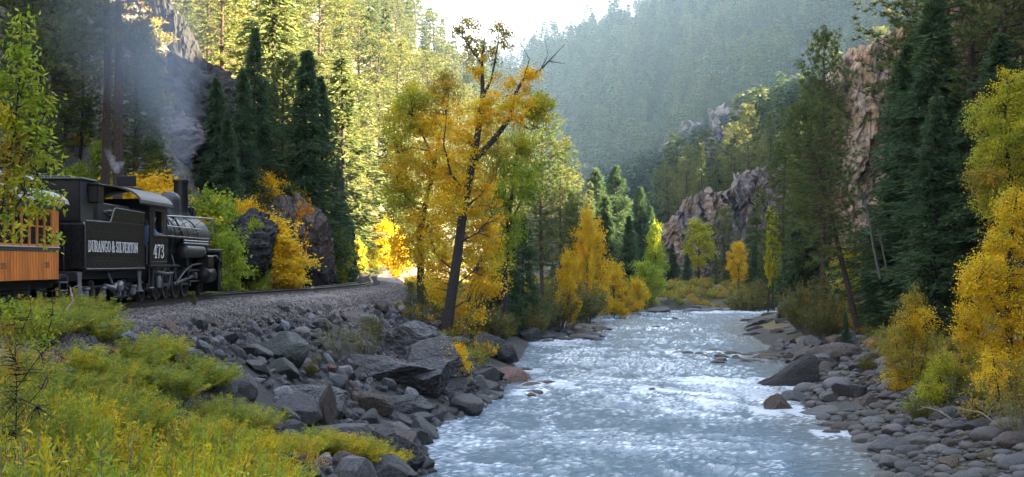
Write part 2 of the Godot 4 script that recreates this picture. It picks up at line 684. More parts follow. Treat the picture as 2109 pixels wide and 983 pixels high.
func build_land() -> void:
	var xs := steps([[-600, -240, 40], [-240, -60, 7], [-60, -28, 1.6], [-28, 28, 0.5], [28, 60, 1.6], [60, 240, 7], [240, 640, 25]])
	var ds := steps([[-150, 0, 12], [0, 20, 1.2], [20, 110, 0.6], [110, 180, 1.4], [180, 320, 4], [320, 1000, 9]])
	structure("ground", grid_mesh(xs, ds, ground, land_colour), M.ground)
	# ballast bed: a sheet that follows the track, its shoulders falling to the rock slope
	var mb := MB.new()
	var prof := [Vector2(-2.9, -.62), Vector2(-2.0, -.34), Vector2(-1.3, -.23), Vector2(0, -.21), Vector2(1.25, -.23), Vector2(2.0, -.32), Vector2(2.75, -.46), Vector2(3.3, -.95), Vector2(3.9, -2.2)]
	var rows := []
	var d := 8.0
	while d < 200.0:
		var row := []
		var hd := (look(TX, d + .5) - look(TX, d - .5))
		for p in prof:
			var j := n_mid.get_noise_2d(p.x * 9.0, d * 6.0) * 0.05 * clampf(absf(p.x) - 1.0, 0, 2)
			row.append(Vector3(look(TX, d) + p.x, look(TY, d) + p.y + j + .03, -d + hd * p.x))
		rows.append(row)
		d += 0.6 if d < 110 else 1.5
	for i in rows.size() - 1:
		for k in prof.size() - 1:
			var t := n_mid.get_noise_2d(k * 3.0, i * .7)
			mb.col = Color(.21, .175, .155) * (1.0 + t * .25)
			mb.tri(rows[i][k], rows[i + 1][k], rows[i + 1][k + 1])
			mb.tri(rows[i][k], rows[i + 1][k + 1], rows[i][k + 1])
	structure("ballast_bed", mb.mesh(), M.ballast)
	# loose ballast stones on the shoulder
	var xf := []
	var col := []
	for i in 26000:
		var dd := 24.0 + 70.0 * pow(rng.randf(), 1.5)
		var w := rnd(-1.9, 3.3) if rng.randf() < .8 else rnd(2.4, 4.2)
		var s := rnd(.028, .062)
		var y: float
		if w < 1.3:
			y = look(TY, dd) - .19
		elif w < 3.5:
			y = look(TY, dd) + (lerpf(-.23, -.45, (w - 1.3) / 1.45) if w < 2.75 else lerpf(-.42, -.98, (w - 2.75) / .75)) + .03
		else:
			y = ground(look(TX, dd) + w, dd) + .02
		xf.append(Transform3D(Basis.from_euler(Vector3(rnd(0, 6), rnd(0, 6), rnd(0, 6))) * Basis.from_scale(Vector3(s, s * .8, s * 1.2)), Vector3(look(TX, dd) + w, y, -dd)))
		var g := rnd(.10, .33)
		col.append(Color(g, g * rnd(.82, .92), g * rnd(.72, .88)))
	scatter("ballast_gravel", chip, M.stone, xf, col)

func build_water() -> void:
	var n1 := noise(41, 0.30, FastNoiseLite.TYPE_SIMPLEX_SMOOTH, 3, 0.55)
	var n2 := noise(42, 0.95, FastNoiseLite.TYPE_SIMPLEX_SMOOTH, 3, 0.6)
	var n3 := noise(43, 0.05, FastNoiseLite.TYPE_SIMPLEX_SMOOTH, 3)
	var n4 := noise(44, 2.0, FastNoiseLite.TYPE_SIMPLEX_SMOOTH, 2)
	var xs := steps([[-10, 36, 0.125]])
	var xw := steps([[36, 130, 4]])
	xs.append_array(xw.slice(1))
	var ds := steps([[-150, 0, 15], [0, 30, 3], [30, 66, 0.105], [66, 100, 0.2], [100, 176, 0.5]])
	var h := func(x: float, d: float) -> float:
		var calm := clampf((look(XR, d) - x) / 4.0, 0.25, 1.0) * clampf((x - look(XL, d)) / 2.0, 0.35, 1.0)
		var r := 1.0 - absf(n1.get_noise_2d(x * 0.9, d * 0.62 + n3.get_noise_2d(x, d) * 6.0)) * 2.0
		var q := 1.0 - absf(n2.get_noise_2d(x * 0.8, d * 0.75)) * 2.0
		return (r * r * 0.17 + q * 0.06 + n4.get_noise_2d(x, d) * 0.025 - 0.12) * calm * (0.75 + 0.6 * n3.get_noise_2d(x + 50.0, d))
	var c := func(x: float, d: float, y: float, slope: float) -> Color:
		var fine := n4.get_noise_2d(x * 1.9, d * 1.5)
		var swell := n3.get_noise_2d(x * 2.4, d * 1.2 + 40.0)
		var pool := n3.get_noise_2d(x * 1.1 + 200.0, d * .5)
		var wake := 0.0
		for k in awash:
			var ax: float = absf(x - k.x) / k.z
			var ad: float = (k.y - d) / k.z
			if ax < 3.0 and ad > -1.6 and ad < 7.0:
				wake = maxf(wake, (1.0 - sm(.6, 1.3, absf(ax - .8 - maxf(0.0, ad) * .12))) * (1.0 - sm(1.0, 6.0, absf(ad))))
		var foam := sm(0.03, 0.095, y + fine * 0.12 + swell * 0.05 + pool * .06 + wake * .14) * (0.5 + 0.5 * sm(-.2, .3, fine + swell + wake))
		var deep := Color(.03, .095, .15).lerp(Color(.05, .06, .05), clampf(1.0 - (look(XR, d) - x) / 3.0, 0, 1))
		return deep.lerp(Color(.64, .72, .80), foam * 0.9)
	structure("river_water", grid_mesh(xs, ds, h, c), M.water)

func build_track() -> void:
	var t := thing("railway_track", "narrow gauge railway track curving along the ballast ledge", "railway track")
	for side in [-1.0, 1.0]:
		var pts_b := []
		var d := 8.0
		var foot := MB.new()
		var prof := PackedVector2Array([Vector2(-.06, -.13), Vector2(.06, -.13), Vector2(.06, -.115), Vector2(.012, -.10), Vector2(.012, -.035), Vector2(.034, -.028), Vector2(.034, -.004), Vector2(.026, 0), Vector2(-.026, 0), Vector2(-.034, -.004), Vector2(-.034, -.028), Vector2(-.012, -.035), Vector2(-.012, -.10), Vector2(-.06, -.115)])
		var head := MB.new()
		while d < 190.0:
			var slope := look(TX, d + 1.0) - look(TX, d - 1.0)
			var fw := Vector3(slope, 0, -2).normalized()
			var rt := Vector3(-fw.z, 0, fw.x)
			pts_b.append([Vector3(look(TX, d), look(TY, d), -d) + rt * .4875 * side, rt])
			d += 1.0
		for i in pts_b.size() - 1:
			for k in prof.size():
				var l := (k + 1) % prof.size()
				var A: Vector3 = pts_b[i][0] + pts_b[i][1] * prof[k].x + Vector3.UP * prof[k].y
				var B: Vector3 = pts_b[i][0] + pts_b[i][1] * prof[l].x + Vector3.UP * prof[l].y
				var C: Vector3 = pts_b[i + 1][0] + pts_b[i + 1][1] * prof[l].x + Vector3.UP * prof[l].y
				var D: Vector3 = pts_b[i + 1][0] + pts_b[i + 1][1] * prof[k].x + Vector3.UP * prof[k].y
				var mid: Vector3 = pts_b[i][0] + Vector3.UP * -.06
				var e := head if k >= 6 and k <= 8 else foot
				e.out(A, B, C, mid); e.out(A, C, D, mid)
		var r := part("rail", foot, M.rail, t)
		part("rail_head", head, M.rail_top, r)
	var sm_ := MB.new()
	sm_.box(Vector3.ZERO, Vector3(2.05, .16, .2), .015)
	var mesh := sm_.mesh()
	var dd := 20.0
	while dd < 150.0:
		var o := put("sleeper", mesh, M.sleeper, t, Vector3(look(TX, dd), look(TY, dd) - .205, -dd))
		o.rotation.y = -atan2(look(TX, dd + 1) - look(TX, dd - 1), 2.0) + rnd(-.02, .02)
		o.position.x += rnd(-.05, .05)
		dd += .56
# ---------------------------------------------------------------- rocks
func ico(level: int) -> Array:
	var t := (1.0 + sqrt(5.0)) / 2.0
	var v := [Vector3(-1, t, 0), Vector3(1, t, 0), Vector3(-1, -t, 0), Vector3(1, -t, 0), Vector3(0, -1, t), Vector3(0, 1, t), Vector3(0, -1, -t), Vector3(0, 1, -t), Vector3(t, 0, -1), Vector3(t, 0, 1), Vector3(-t, 0, -1), Vector3(-t, 0, 1)]
	for i in v.size():
		v[i] = v[i].normalized()
	var f := [[0, 11, 5], [0, 5, 1], [0, 1, 7], [0, 7, 10], [0, 10, 11], [1, 5, 9], [5, 11, 4], [11, 10, 2], [10, 7, 6], [7, 1, 8], [3, 9, 4], [3, 4, 2], [3, 2, 6], [3, 6, 8], [3, 8, 9], [4, 9, 5], [2, 4, 11], [6, 2, 10], [8, 6, 7], [9, 8, 1]]
	for l in level:
		var mid := {}
		var g := []
		for a in f:
			var m := []
			for k in 3:
				var i: int = a[k]
				var j: int = a[(k + 1) % 3]
				var key := Vector2i(mini(i, j), maxi(i, j))
				if not mid.has(key):
					mid[key] = v.size()
					v.append((v[i] + v[j]).normalized())
				m.append(mid[key])
			g.append_array([[a[0], m[0], m[2]], [a[1], m[1], m[0]], [a[2], m[2], m[1]], [m[0], m[1], m[2]]])
		f = g
	return [v, f]

func rock_mesh(sd: int, level: int, planes: int, cut: float, bumpy: float, smooth: bool, size := Vector3.ONE) -> ArrayMesh:
	# a lump cut by random planes: angular when there are many deep cuts, rounded when there are none
	var r := RandomNumberGenerator.new()
	r.seed = sd
	var ps := []
	for i in planes:
		var p := Vector3(r.randf_range(-1, 1), r.randf_range(-1, 1), r.randf_range(-1, 1)).normalized()
		ps.append([p, r.randf_range(cut, 1.0)])
	var nz := noise(sd, 0.9, FastNoiseLite.TYPE_SIMPLEX_SMOOTH, 4)
	var ic := ico(level)
	var v := PackedVector3Array()
	for q in ic[0]:
		var rad := 1.12
		for p in ps:
			var dp: float = q.dot(p[0])
			if dp > 0.05:
				rad = minf(rad, p[1] / dp)
		rad += nz.get_noise_3dv(q * 1.4) * bumpy
		v.append(q * rad * size)
	var mb := MB.new()
	if smooth:
		var nn := PackedVector3Array()
		nn.resize(v.size())
		for f in ic[1]:
			var n := (v[f[2]] - v[f[0]]).cross(v[f[1]] - v[f[0]])
			if n.dot(v[f[0]]) < 0:
				n = -n
			for k in 3:
				nn[f[k]] += n
		for f in ic[1]:
			mb.trin(v[f[0]], v[f[1]], v[f[2]], nn[f[0]].normalized(), nn[f[1]].normalized(), nn[f[2]].normalized())
	else:
		for f in ic[1]:
			mb.out(v[f[0]], v[f[1]], v[f[2]], Vector3.ZERO)
	return mb.mesh()

func crag_mesh(sd: int, level: int, planes: int, cut: float, crack: float, step: float, size: Vector3) -> ArrayMesh:
	# bedrock: cut by planes, then split by upright cracks and tilted layers
	var r := RandomNumberGenerator.new()
	r.seed = sd
	var ps := []
	for i in planes:
		ps.append([Vector3(r.randf_range(-1, 1), r.randf_range(-.7, 1), r.randf_range(-1, 1)).normalized(), r.randf_range(cut, 1.0)])
	var nz := noise(sd, 1.0, FastNoiseLite.TYPE_SIMPLEX_SMOOTH, 5, .55)
	var nc := noise(sd + 7, 1.0, FastNoiseLite.TYPE_CELLULAR, 1)
	nc.cellular_return_type = FastNoiseLite.RETURN_CELL_VALUE
	var lay := Vector3(r.randf_range(-.5, .5), 1, r.randf_range(-.5, .5)).normalized()
	var ic := ico(level)
	var v := []
	for q in ic[0]:
		var rad := 1.12
		for p in ps:
			var dp: float = q.dot(p[0])
			if dp > 0.05:
				rad = minf(rad, p[1] / dp)
		var w: Vector3 = q * rad
		var warp := Vector3(nz.get_noise_3dv(q * 1.1), nz.get_noise_3dv(q * 1.1 + Vector3(9, 0, 0)), nz.get_noise_3dv(q * 1.1 + Vector3(0, 9, 0))) * .5
		rad -= crack * (1.0 - sm(0.0, .16, absf(nz.get_noise_3dv(Vector3(w.x * 1.3, w.y * .45, w.z * 1.3) + Vector3(3, 0, 0))))) * .5
		rad += nc.get_noise_3dv((w + warp) * Vector3(2.6, 1.6, 2.6)) * crack * .45
		var u := (w.dot(lay) + warp.x * .2) * 7.0
		rad += step * (absf(u - floorf(u) - .5) * 2.0 - .5) * .9
		rad += nz.get_noise_3dv(w * 3.0) * .07
		v.append(q * rad * size)
	var mb := MB.new()
	for f in ic[1]:
		mb.out(v[f[0]], v[f[1]], v[f[2]], Vector3.ZERO)
	return mb.mesh()

func make_rocks() -> void:
	for i in 10:
		ANG.append(rock_mesh(100 + i, 3, 15, .52, .05, false, Vector3(1, .8, .9)))
	for i in 6:
		CHIP.append(rock_mesh(150 + i, 1, 12, .5, .08, false, Vector3(1, .75, .85)))
	for i in 7:
		COB.append(rock_mesh(200 + i, 3, 3, .75, .16, true, Vector3(1, .62, .8)))
	for i in 8:
		BED.append(crag_mesh(250 + i, 5, 14, .58, .05, .008, Vector3(1, .8, .9)))
	for i in 5:
		CRAG.append(crag_mesh(280 + i, 5, 14, .6, .13, .03, Vector3(1, 1, 1)))
	chip = rock_mesh(300, 0, 8, .55, .1, false)

func rock(called: String, mesh: Mesh, tone: String, label: String, p: Vector3, s: Vector3, yaw: float, tilt := 0.0, tilt_dir := 0.0, group := "", cat := "rock") -> void:
	single(called, mesh, ROCK[tone], label, cat, Transform3D(turned(yaw, s, tilt, tilt_dir), p), group)

func build_rocks() -> void:
	# --- one by one: what the photograph singles out.  [px, py of its middle, depth, half width, half height, half depth (m), mesh, tone, yaw, tilt, label]
	var one := [
		[622, 818, 38, 1.55, .62, 1.3, BED[0], "dark", .2, .06, "long flat-topped dark slab beside the yellow willows"],
		[668, 842, 36.6, .36, .95, .5, ANG[1], "brown", .3, .1, "upright brown wedge stone leaning against the long dark slab"],
		[560, 800, 38.5, .6, .45, .6, ANG[2], "dark", 1.2, .0, "dark angular end block of the flat slab by the willows"],
		[828, 935, 35.6, .75, .85, .8, BED[2], "wet", .4, .1, "black wet boulder at the river edge beside the last willow"],
		[325, 742, 33.5, .95, .62, .9, ANG[3], "slate", .5, .1, "big slate block half buried at the top of the willows"],
		[415, 765, 34, .8, .28, .8, ANG[4], "pale", .1, .06, "flat pale-topped block above the willow thicket"],
		[455, 800, 35, .75, .3, .7, BED[3], "slate", .7, .0, "low grey block between the pale flat block and the slab"],
		[500, 790, 36.5, .8, .2, .7, ANG[5], "pale", .2, .05, "pale flat ledge stone beside the long dark slab"],
		[585, 712, 42, 1.15, .75, .9, ANG[6], "green", .4, .5, "large tilted greenish slab in the middle of the rock slope"],
		[520, 720, 41, .85, .55, .7, ANG[7], "green", 1.4, .2, "greenish angular block beside the tilted slab"],
		[520, 690, 44, .42, .33, .4, ANG[8], "pink", 1.4, .2, "pink block in the upper rock slope below the track"],
		[400, 705, 38, .5, .62, .5, ANG[9], "dark", .4, .25, "dark pointed block in the rock slope under the locomotive"],
		[445, 690, 40, .55, .55, .5, ANG[0], "dark", 2.2, .3, "dark split block beside the pointed one in the rock slope"],
		[850, 700, 58, 1.9, 1.25, 2.2, BED[4], "slate", .3, .1, "broad grey bedrock hump at the foot of the old cottonwood"],
		[905, 735, 55, 1.5, 1.0, 2.0, BED[5], "slate", .9, .15, "smooth grey bedrock shoulder stepping down to the river"],
		[800, 760, 51, 1.9, 1.0, 1.7, BED[6], "dark", .1, .05, "dark bedrock hump midway down the bank"],
		[870, 775, 51, 1.5, .8, 1.5, BED[7], "dark", 1.9, .2, "dark layered bedrock ledge below the small yellow bush"],
		[940, 790, 54, 1.15, .62, 1.3, BED[1], "dark", .5, .2, "low dark bedrock point running into the river"],
		[815, 835, 47, 1.5, .65, 1.0, BED[3], "dark", .6, .1, "dark rounded ledge at the water below the bedrock hump"],
		[750, 835, 44.5, .95, .7, .9, ANG[3], "brown", .2, .1, "brown blocky stone set in the dark ledges"],
		[905, 850, 49.5, .8, .38, .7, COB[1], "wet", .3, .0, "low wet stone at the tip of the dark ledges"],
		[770, 872, 43.5, 1.0, .45, .9, BED[0], "dark", 1.3, .1, "tapered dark rock sloping into the water"],
		[1010, 712, 75, 1.45, 1.05, 1.4, BED[2], "dark", .3, .0, "rounded dark boulder beside the cottonwood at the water"],
		[1048, 728, 74, .72, .62, .8, BED[5], "wet", 1.1, .0, "smaller dark boulder touching the rounded one at the water"],
		[1000, 768, 63, 1.15, .85, .9, BED[6], "wet", 2.2, .2, "wedge-shaped black boulder standing in the river edge"],
		[1125, 792, 63.5, .62, .3, .5, COB[0], "brown", .1, .0, "brown low river stone off the black wedge boulder"],
		[1075, 762, 71, .6, .24, .5, COB[2], "wet", .5, .0, "flat wet river stone near the two dark boulders"],
		[1095, 808, 59, .5, .14, .4, COB[3], "brown", .5, .0, "thin brown stone barely above the river near the wedge boulder"],
		[1165, 692, 104, 1.0, .7, .9, ANG[2], "dark", .5, .0, "peaked dark boulder at the river bend below the grey bushes"],
		[1120, 690, 101, 1.3, .5, 1.0, ANG[4], "dark", 1.5, .1, "dark shelf rock under the shoreline bushes"],
		[1085, 690, 97, 1.5, .8, 1.2, BED[7], "slate", 1.5, .1, "grey rock heap under the olive bushes at the shore"],
		[1385, 656, 137, .65, .25, .5, COB[4], "wet", .0, .0, "dark stone far up the river in mid-stream"],
		[1352, 674, 118, .42, .2, .4, COB[5], "brown", .0, .0, "small brown stone far up the river"],
		[1407, 727, 84.5, .68, .2, .5, COB[6], "wet", .3, .0, "smooth dark stone in the middle of the river"],
		[1350, 801, 60.5, .6, .1, .5, COB[0], "brown", .3, .0, "barely awash brown stone in mid-river"],
		[1470, 722, 86, .45, .12, .35, COB[1], "tan", .1, .0, "flat tan stone at the start of the gravel bar"],
		[1580, 764, 62.5, 2.35, 1.4, 1.15, "wedge", "cut", .0, .0, "long tapering wedge boulder dipping into the river"],
		[1692, 752, 68, 1.35, 1.35, 1.2, ANG[0], "slate", .8, .2, "grey pyramid boulder behind the long wedge boulder"],
		[1660, 735, 74, .9, .95, .9, ANG[5], "brown", .2, .1, "dark brown boulder leaning behind the grey pyramid boulder"],
		[1604, 838, 52, .7, .62, .55, ANG[7], "brown", .1, .1, "angular brown boulder alone in the river"],
		[1705, 848, 50.5, 1.45, .42, 1.1, ANG[6], "dark", .1, .12, "flat dark slab sloping from the shore into the river"],
		[1725, 770, 63, .62, .2, .5, ANG[8], "pale", .3, .3, "pale lilac slab tilted on the shore boulders"],
		[1790, 815, 54, 1.1, .6, .7, ANG[1], "dark", .3, .4, "dark slanting slab against the yellow shrub"],
		[1880, 935, 38.8, .66, .42, .5, COB[0], "slate", .2, .0, "round grey cobble boulder at the water, largest of the shore"],
		[1895, 912, 41, .82, .48, .7, COB[2], "slate", .8, .1, "peaked smooth grey boulder behind the round one"],
		[1845, 955, 37.2, .48, .24, .4, COB[3], "dark", .1, .0, "low dark stone just off the cobble shore"],
		[2058, 950, 35.6, .62, .34, .5, COB[4], "brown", .3, .0, "brown egg-shaped cobble near the water"],
		[1762, 878, 46.2, .62, .28, .5, COB[5], "brown", .1, .0, "brown rounded stone at the shore under the dead stick"],
		[1713, 890, 44.8, .3, .14, .3, COB[6], "brown", .1, .0, "little round stone in the shallows off the cobble shore"],
		[1935, 874, 44, .8, .5, .6, ANG[2], "dark", .2, .1, "black block under the overhanging olive shrub"],
		[1960, 835, 46, .6, .4, .6, ANG[4], "dark", .2, .1, "dark stone hidden under the orange shrub"],
		[1570, 668, 118, 1.6, .8, 1.3, BED[4], "dark", .5, .1, "dark shore rock pair where the far shore begins"],
		[1625, 645, 122, 2.2, 1.9, 2.0, ANG[9], "dark", .7, .1, "tall dark crag at the far shore below the leaning tree"],
		[1530, 625, 172, 1.7, 1.2, 1.4, BED[0], "slate", .0, .0, "grey boulder on the far spit at the river bend"],
		[1500, 642, 160, 2.6, .55, 1.4, BED[3], "dark", .2, .1, "long low slab on the far spit at the river bend"],
	]
	for e in one:
		var p := at(e[0], e[1], e[2])
		var mesh: Mesh
		if e[6] is String:
			mesh = wedge_mesh()
		else:
			mesh = e[6]
		rock("boulder", mesh, e[7], e[10], p - Vector3(0, e[4] * .15, 0), Vector3(e[3], e[4] * 1.15, e[5]), e[8], e[9], 0.6)
		solid.append([p, (e[3] + e[5]) * .5])
		if p.x > look(XL, e[2]) - .3 and p.x < look(XR, e[2]) + .3:
			awash.append(Vector3(p.x, e[2], maxf(e[3], .4)))
		if e[6] is String:
			solid.append([p + Vector3(1.3, 0, 0), 1.5])
			solid.append([p + Vector3(1.3, 0, 1.6), 1.2])
	# --- rock cuts left of the track
	var cuts := [
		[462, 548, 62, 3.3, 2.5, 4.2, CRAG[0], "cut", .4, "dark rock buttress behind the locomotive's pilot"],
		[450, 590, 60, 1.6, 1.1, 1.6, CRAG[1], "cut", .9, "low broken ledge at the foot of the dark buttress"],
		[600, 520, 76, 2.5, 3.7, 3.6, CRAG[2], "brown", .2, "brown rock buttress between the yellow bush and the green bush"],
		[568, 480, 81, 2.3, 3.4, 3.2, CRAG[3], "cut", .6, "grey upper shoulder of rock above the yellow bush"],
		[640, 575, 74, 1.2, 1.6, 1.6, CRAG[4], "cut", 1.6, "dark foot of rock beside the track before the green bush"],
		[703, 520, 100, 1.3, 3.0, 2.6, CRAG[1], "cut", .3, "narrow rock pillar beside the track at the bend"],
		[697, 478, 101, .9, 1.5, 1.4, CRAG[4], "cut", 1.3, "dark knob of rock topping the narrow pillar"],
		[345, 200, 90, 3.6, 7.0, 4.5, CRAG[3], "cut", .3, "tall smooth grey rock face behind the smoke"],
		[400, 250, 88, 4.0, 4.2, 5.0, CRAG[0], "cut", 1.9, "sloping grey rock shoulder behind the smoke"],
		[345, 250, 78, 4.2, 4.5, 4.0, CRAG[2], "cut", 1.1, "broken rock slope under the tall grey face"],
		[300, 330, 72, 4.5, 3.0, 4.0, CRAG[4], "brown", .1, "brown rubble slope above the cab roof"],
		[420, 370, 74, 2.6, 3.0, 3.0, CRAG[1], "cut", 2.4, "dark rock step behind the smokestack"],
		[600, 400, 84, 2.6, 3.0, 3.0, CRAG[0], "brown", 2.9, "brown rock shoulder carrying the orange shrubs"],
	]
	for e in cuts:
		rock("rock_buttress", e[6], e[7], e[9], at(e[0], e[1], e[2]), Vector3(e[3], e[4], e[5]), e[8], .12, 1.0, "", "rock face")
	# --- angular rocks on the slope between track and river
	var tones := [["slate", .28], ["dark", .28], ["brown", .19], ["green", .10], ["pale", .09], ["pink", .06]]
	var words := {"slate": "slate grey", "dark": "dark", "brown": "brown", "green": "greenish", "pale": "pale", "pink": "pink"}
	var xf := []
	var col := []
	var made := 0
	for i in 9000:
		var d := rnd(27, 84)
		var tx := look(TX, d)
		var xl := look(XL, d)
		var x := rnd(tx + 2.9, xl + .25)
		var f := (x - tx - 2.9) / (xl - tx - 2.9)
		var s := (0.12 + 0.5 * pow(rng.randf(), 3.2)) * lerpf(.85, 1.35, f)
		if f > .4 and rng.randf() < .05:
			s = rnd(.6, 1.05)
		if d > 66:
			s *= .8
			if f > .55:
				continue
		var p := Vector3(x, ground(x, d) + s * .22, -d)
		var px := CX + x / d * F
		var py := HOR + (EYE - p.y) / d * F
		if py > 990 or px < 60 or (px < 560 and py > 800):
			continue
		var hit := false
		for q in solid:
			if p.distance_to(q[0]) < q[1] * .8 + s * .8:
				hit = true
				break
		if hit:
			continue
		if s > .2:
			solid.append([p, s])
		if s > .235 and made < 235:
			made += 1
			var tone: String = "slate"
			var t := rng.randf()
			for e in tones:
				t -= e[1]
				if t <= 0:
					tone = e[0]
					break
			var sz := "small" if s < .3 else "medium-sized" if s < .45 else "large"
			var zone := "under the tender" if px < 300 else "under the locomotive" if px < 470 else "below the straight rails" if px < 620 else "below the track bend" if px < 750 else "beside the bedrock humps" if px < 850 else "near the old cottonwood"
			var lev := "high on the slope" if f < .3 else "midway down the slope" if f < .65 else "low on the bank" if f < .87 else "at the river edge"
			rock("riprap_rock", ANG[rng.randi() % 10], tone, "%s %s block %s, %s" % [sz, words[tone], lev, zone], p, Vector3(s * rnd(.9, 1.35), s * rnd(.7, 1.05), s * rnd(.8, 1.2)), rnd(0, 6.2), rnd(-.5, .5), rnd(0, 6), "angular rocks on the slope below the track")
		else:
			xf.append(Transform3D(Basis.from_euler(Vector3(rnd(0, 6), rnd(0, 6), rnd(0, 6))) * Basis.from_scale(Vector3(s, s * .85, s)), p))
			var g := rnd(.035, .13) if rng.randf() < .8 else rnd(.13, .27)
			col.append(Color(g * rnd(.95, 1.1), g, g * rnd(.95, 1.15)))
	var heap := mass("rock_rubble")
	for k in 4:
		var a := xf.size() * k / 4
		var b := xf.size() * (k + 1) / 4
		scatter("rubble", CHIP[k], M.stone, xf.slice(a, b), col.slice(a, b), heap)
	# --- rounded stones of the near-right shore and boulders farther along it
	xf = []
	col = []
	made = 0
	for i in 7600:
		var d := 30.0 + 60.0 * pow(rng.randf(), 1.6)
		var sh := rnd(-.7, 6.0 if d < 48 else 5.0)
		var x := look(XR, d) + sh
		var s := .09 + .42 * pow(rng.randf(), 4.0)
		if d > 48:
			s *= lerpf(1.0, 2.3, sm(48, 58, d))
			if rng.randf() < .5:
				continue
		var p := Vector3(x, ground(x, d) + s * .12, -d)
		if x / d * F + CX > 2160:
			continue
		var hit := false
		for q in solid:
			if p.distance_to(q[0]) < q[1] * .85 + s * .85:
				hit = true
				break
		if hit:
			continue
		if s > .17:
			solid.append([p, s])
		if s > .17 and made < 190:
			made += 1
			var tone: String = ["slate", "dark", "brown", "slate", "dark", "tan", "pale"][rng.randi() % 7]
			var sz := "small" if s < .24 else "medium" if s < .36 else "large"
			var where := "at the waterline" if sh < .8 else "on the shore" if sh < 3 else "up under the shrubs"
			var near := "by the cobble point" if d < 42 else "near the dead stick" if d < 50 else "near the dark slanting slab" if d < 62 else "beyond the long wedge boulder"
			var ang := d > 47 and rng.randf() < .85
			rock("shore_stone", ANG[rng.randi() % 10] if ang else COB[rng.randi() % 7], tone, "%s %s %s stone %s, %s" % [sz, {"slate": "grey", "dark": "dark", "brown": "brown", "tan": "tan", "pale": "pale"}[tone], "angular" if ang else "rounded", where, near], p, Vector3(s * rnd(.85, 1.6), s * rnd(.7, 1.15), s * rnd(.75, 1.3)), rnd(0, 6.2), rnd(-.45, .45) if ang else rnd(-.2, .2), rnd(0, 6), "stones of the river shore")
		else:
			xf.append(Transform3D(turned(rnd(0, 6), Vector3(s, s * .8, s), rnd(-.3, .3), rnd(0, 6)), p))
			var g := rnd(.04, .14)
			col.append(Color(g * rnd(1, 1.15), g, g * rnd(.85, 1.1)))
	scatter("shore_gravel", rock_mesh(401, 2, 3, .75, .15, true, Vector3(1, .65, .8)), M.stone, xf, col)
	# --- stones of the gravel bar, the left shore beyond the cottonwood and the far spit
	var strips := [[1440, 1610, 722, 742, 44, "tan", "stone of the gravel bar", "gravel bar stones"], [1070, 1240, 668, 700, 30, "dark", "shore stone below the olive bushes", "shore stones below the olive bushes"], [1230, 1560, 624, 640, 46, "slate", "stone on the far spit", "far spit stones"], [1540, 1640, 655, 700, 16, "dark", "stone under the steep far shore", "far shore stones"], [1160, 1250, 668, 690, 12, "tan", "stone in the shallows off the bushes", "shallows stones"], [610, 900, 955, 983, 14, "slate", "stone at the willow shore", "stones of the willow shore"], [1010, 1110, 765, 815, 9, "tan", "stone in the shallows by the black wedge", "shallows stones near the wedge boulder"]]
	for e in strips:
		for i in e[4]:
			var px := rnd(e[0], e[1])
			var py := rnd(e[2], e[3])
			var d := (EYE - .15) * F / (py - HOR)
			var s := (rnd(.3, .75) * d / 100.0 + .1) * (.55 if e[0] == 1440 else 1.0)
			var p := at(px, py, d)
			p.y = maxf(ground(p.x, d) * .9, -.05)
			var cob := rng.randf() < .6
			var tone: String = e[5] if rng.randf() < .7 else "brown"
			var big := rnd(.7, 1.4)
			var lab := "%s %s %s %s" % ["small" if big < .93 else "large" if big > 1.17 else "mid-sized", {"slate": "grey", "dark": "dark", "brown": "brown", "tan": "tan"}[tone], "rounded" if cob else "angular", e[6] if e[0] != 1230 else e[6] + (" under the amber tree" if px < 1310 else " under the grey willows" if px < 1420 else " by the long low slab")]
			s *= big
			rock("bank_stone", COB[rng.randi() % 7] if cob else ANG[rng.randi() % 10], tone, lab, p, Vector3(s * 1.2, s * .55, s), rnd(0, 6), 0, 0, e[7])

func wedge_mesh() -> ArrayMesh:
	# long boulder: a thin toe in the water rising to a blunt, cracked butt
	var nz := noise(77, 0.8, FastNoiseLite.TYPE_SIMPLEX_SMOOTH, 4)
	var mb := MB.new()
	var rows := []
	for i in 33:
		var t := i / 32.0
		var row := []
		var hh := 0.1 + 1.75 * pow(t, 1.25)
		if t > .93:
			hh *= 1.0 - (t - .93) * 1.6
		var ww := 0.25 + 0.85 * pow(t, .6)
		for k in 21:
			var a := PI * k / 20.0
			var y := pow(sin(a), .62) * hh - 1.0
			var z := cos(a) * ww
			var p := Vector3(-1.1 + 2.1 * t, y, z)
			p += Vector3(0, 1, .6) * nz.get_noise_3dv(p * 1.3) * .12
			row.append(p)
		rows.append(row)
	for i in 32:
		for k in 20:
			mb.out(rows[i][k], rows[i + 1][k], rows[i + 1][k + 1], Vector3(rows[i][k].x, -1, 0))
			mb.out(rows[i][k], rows[i + 1][k + 1], rows[i][k + 1], Vector3(rows[i][k].x, -1, 0))
	for k in 20:
		mb.out(rows[32][k], rows[32][k + 1], Vector3(1.02, -1, 0), Vector3(0, -1, 0))
	return mb.mesh()

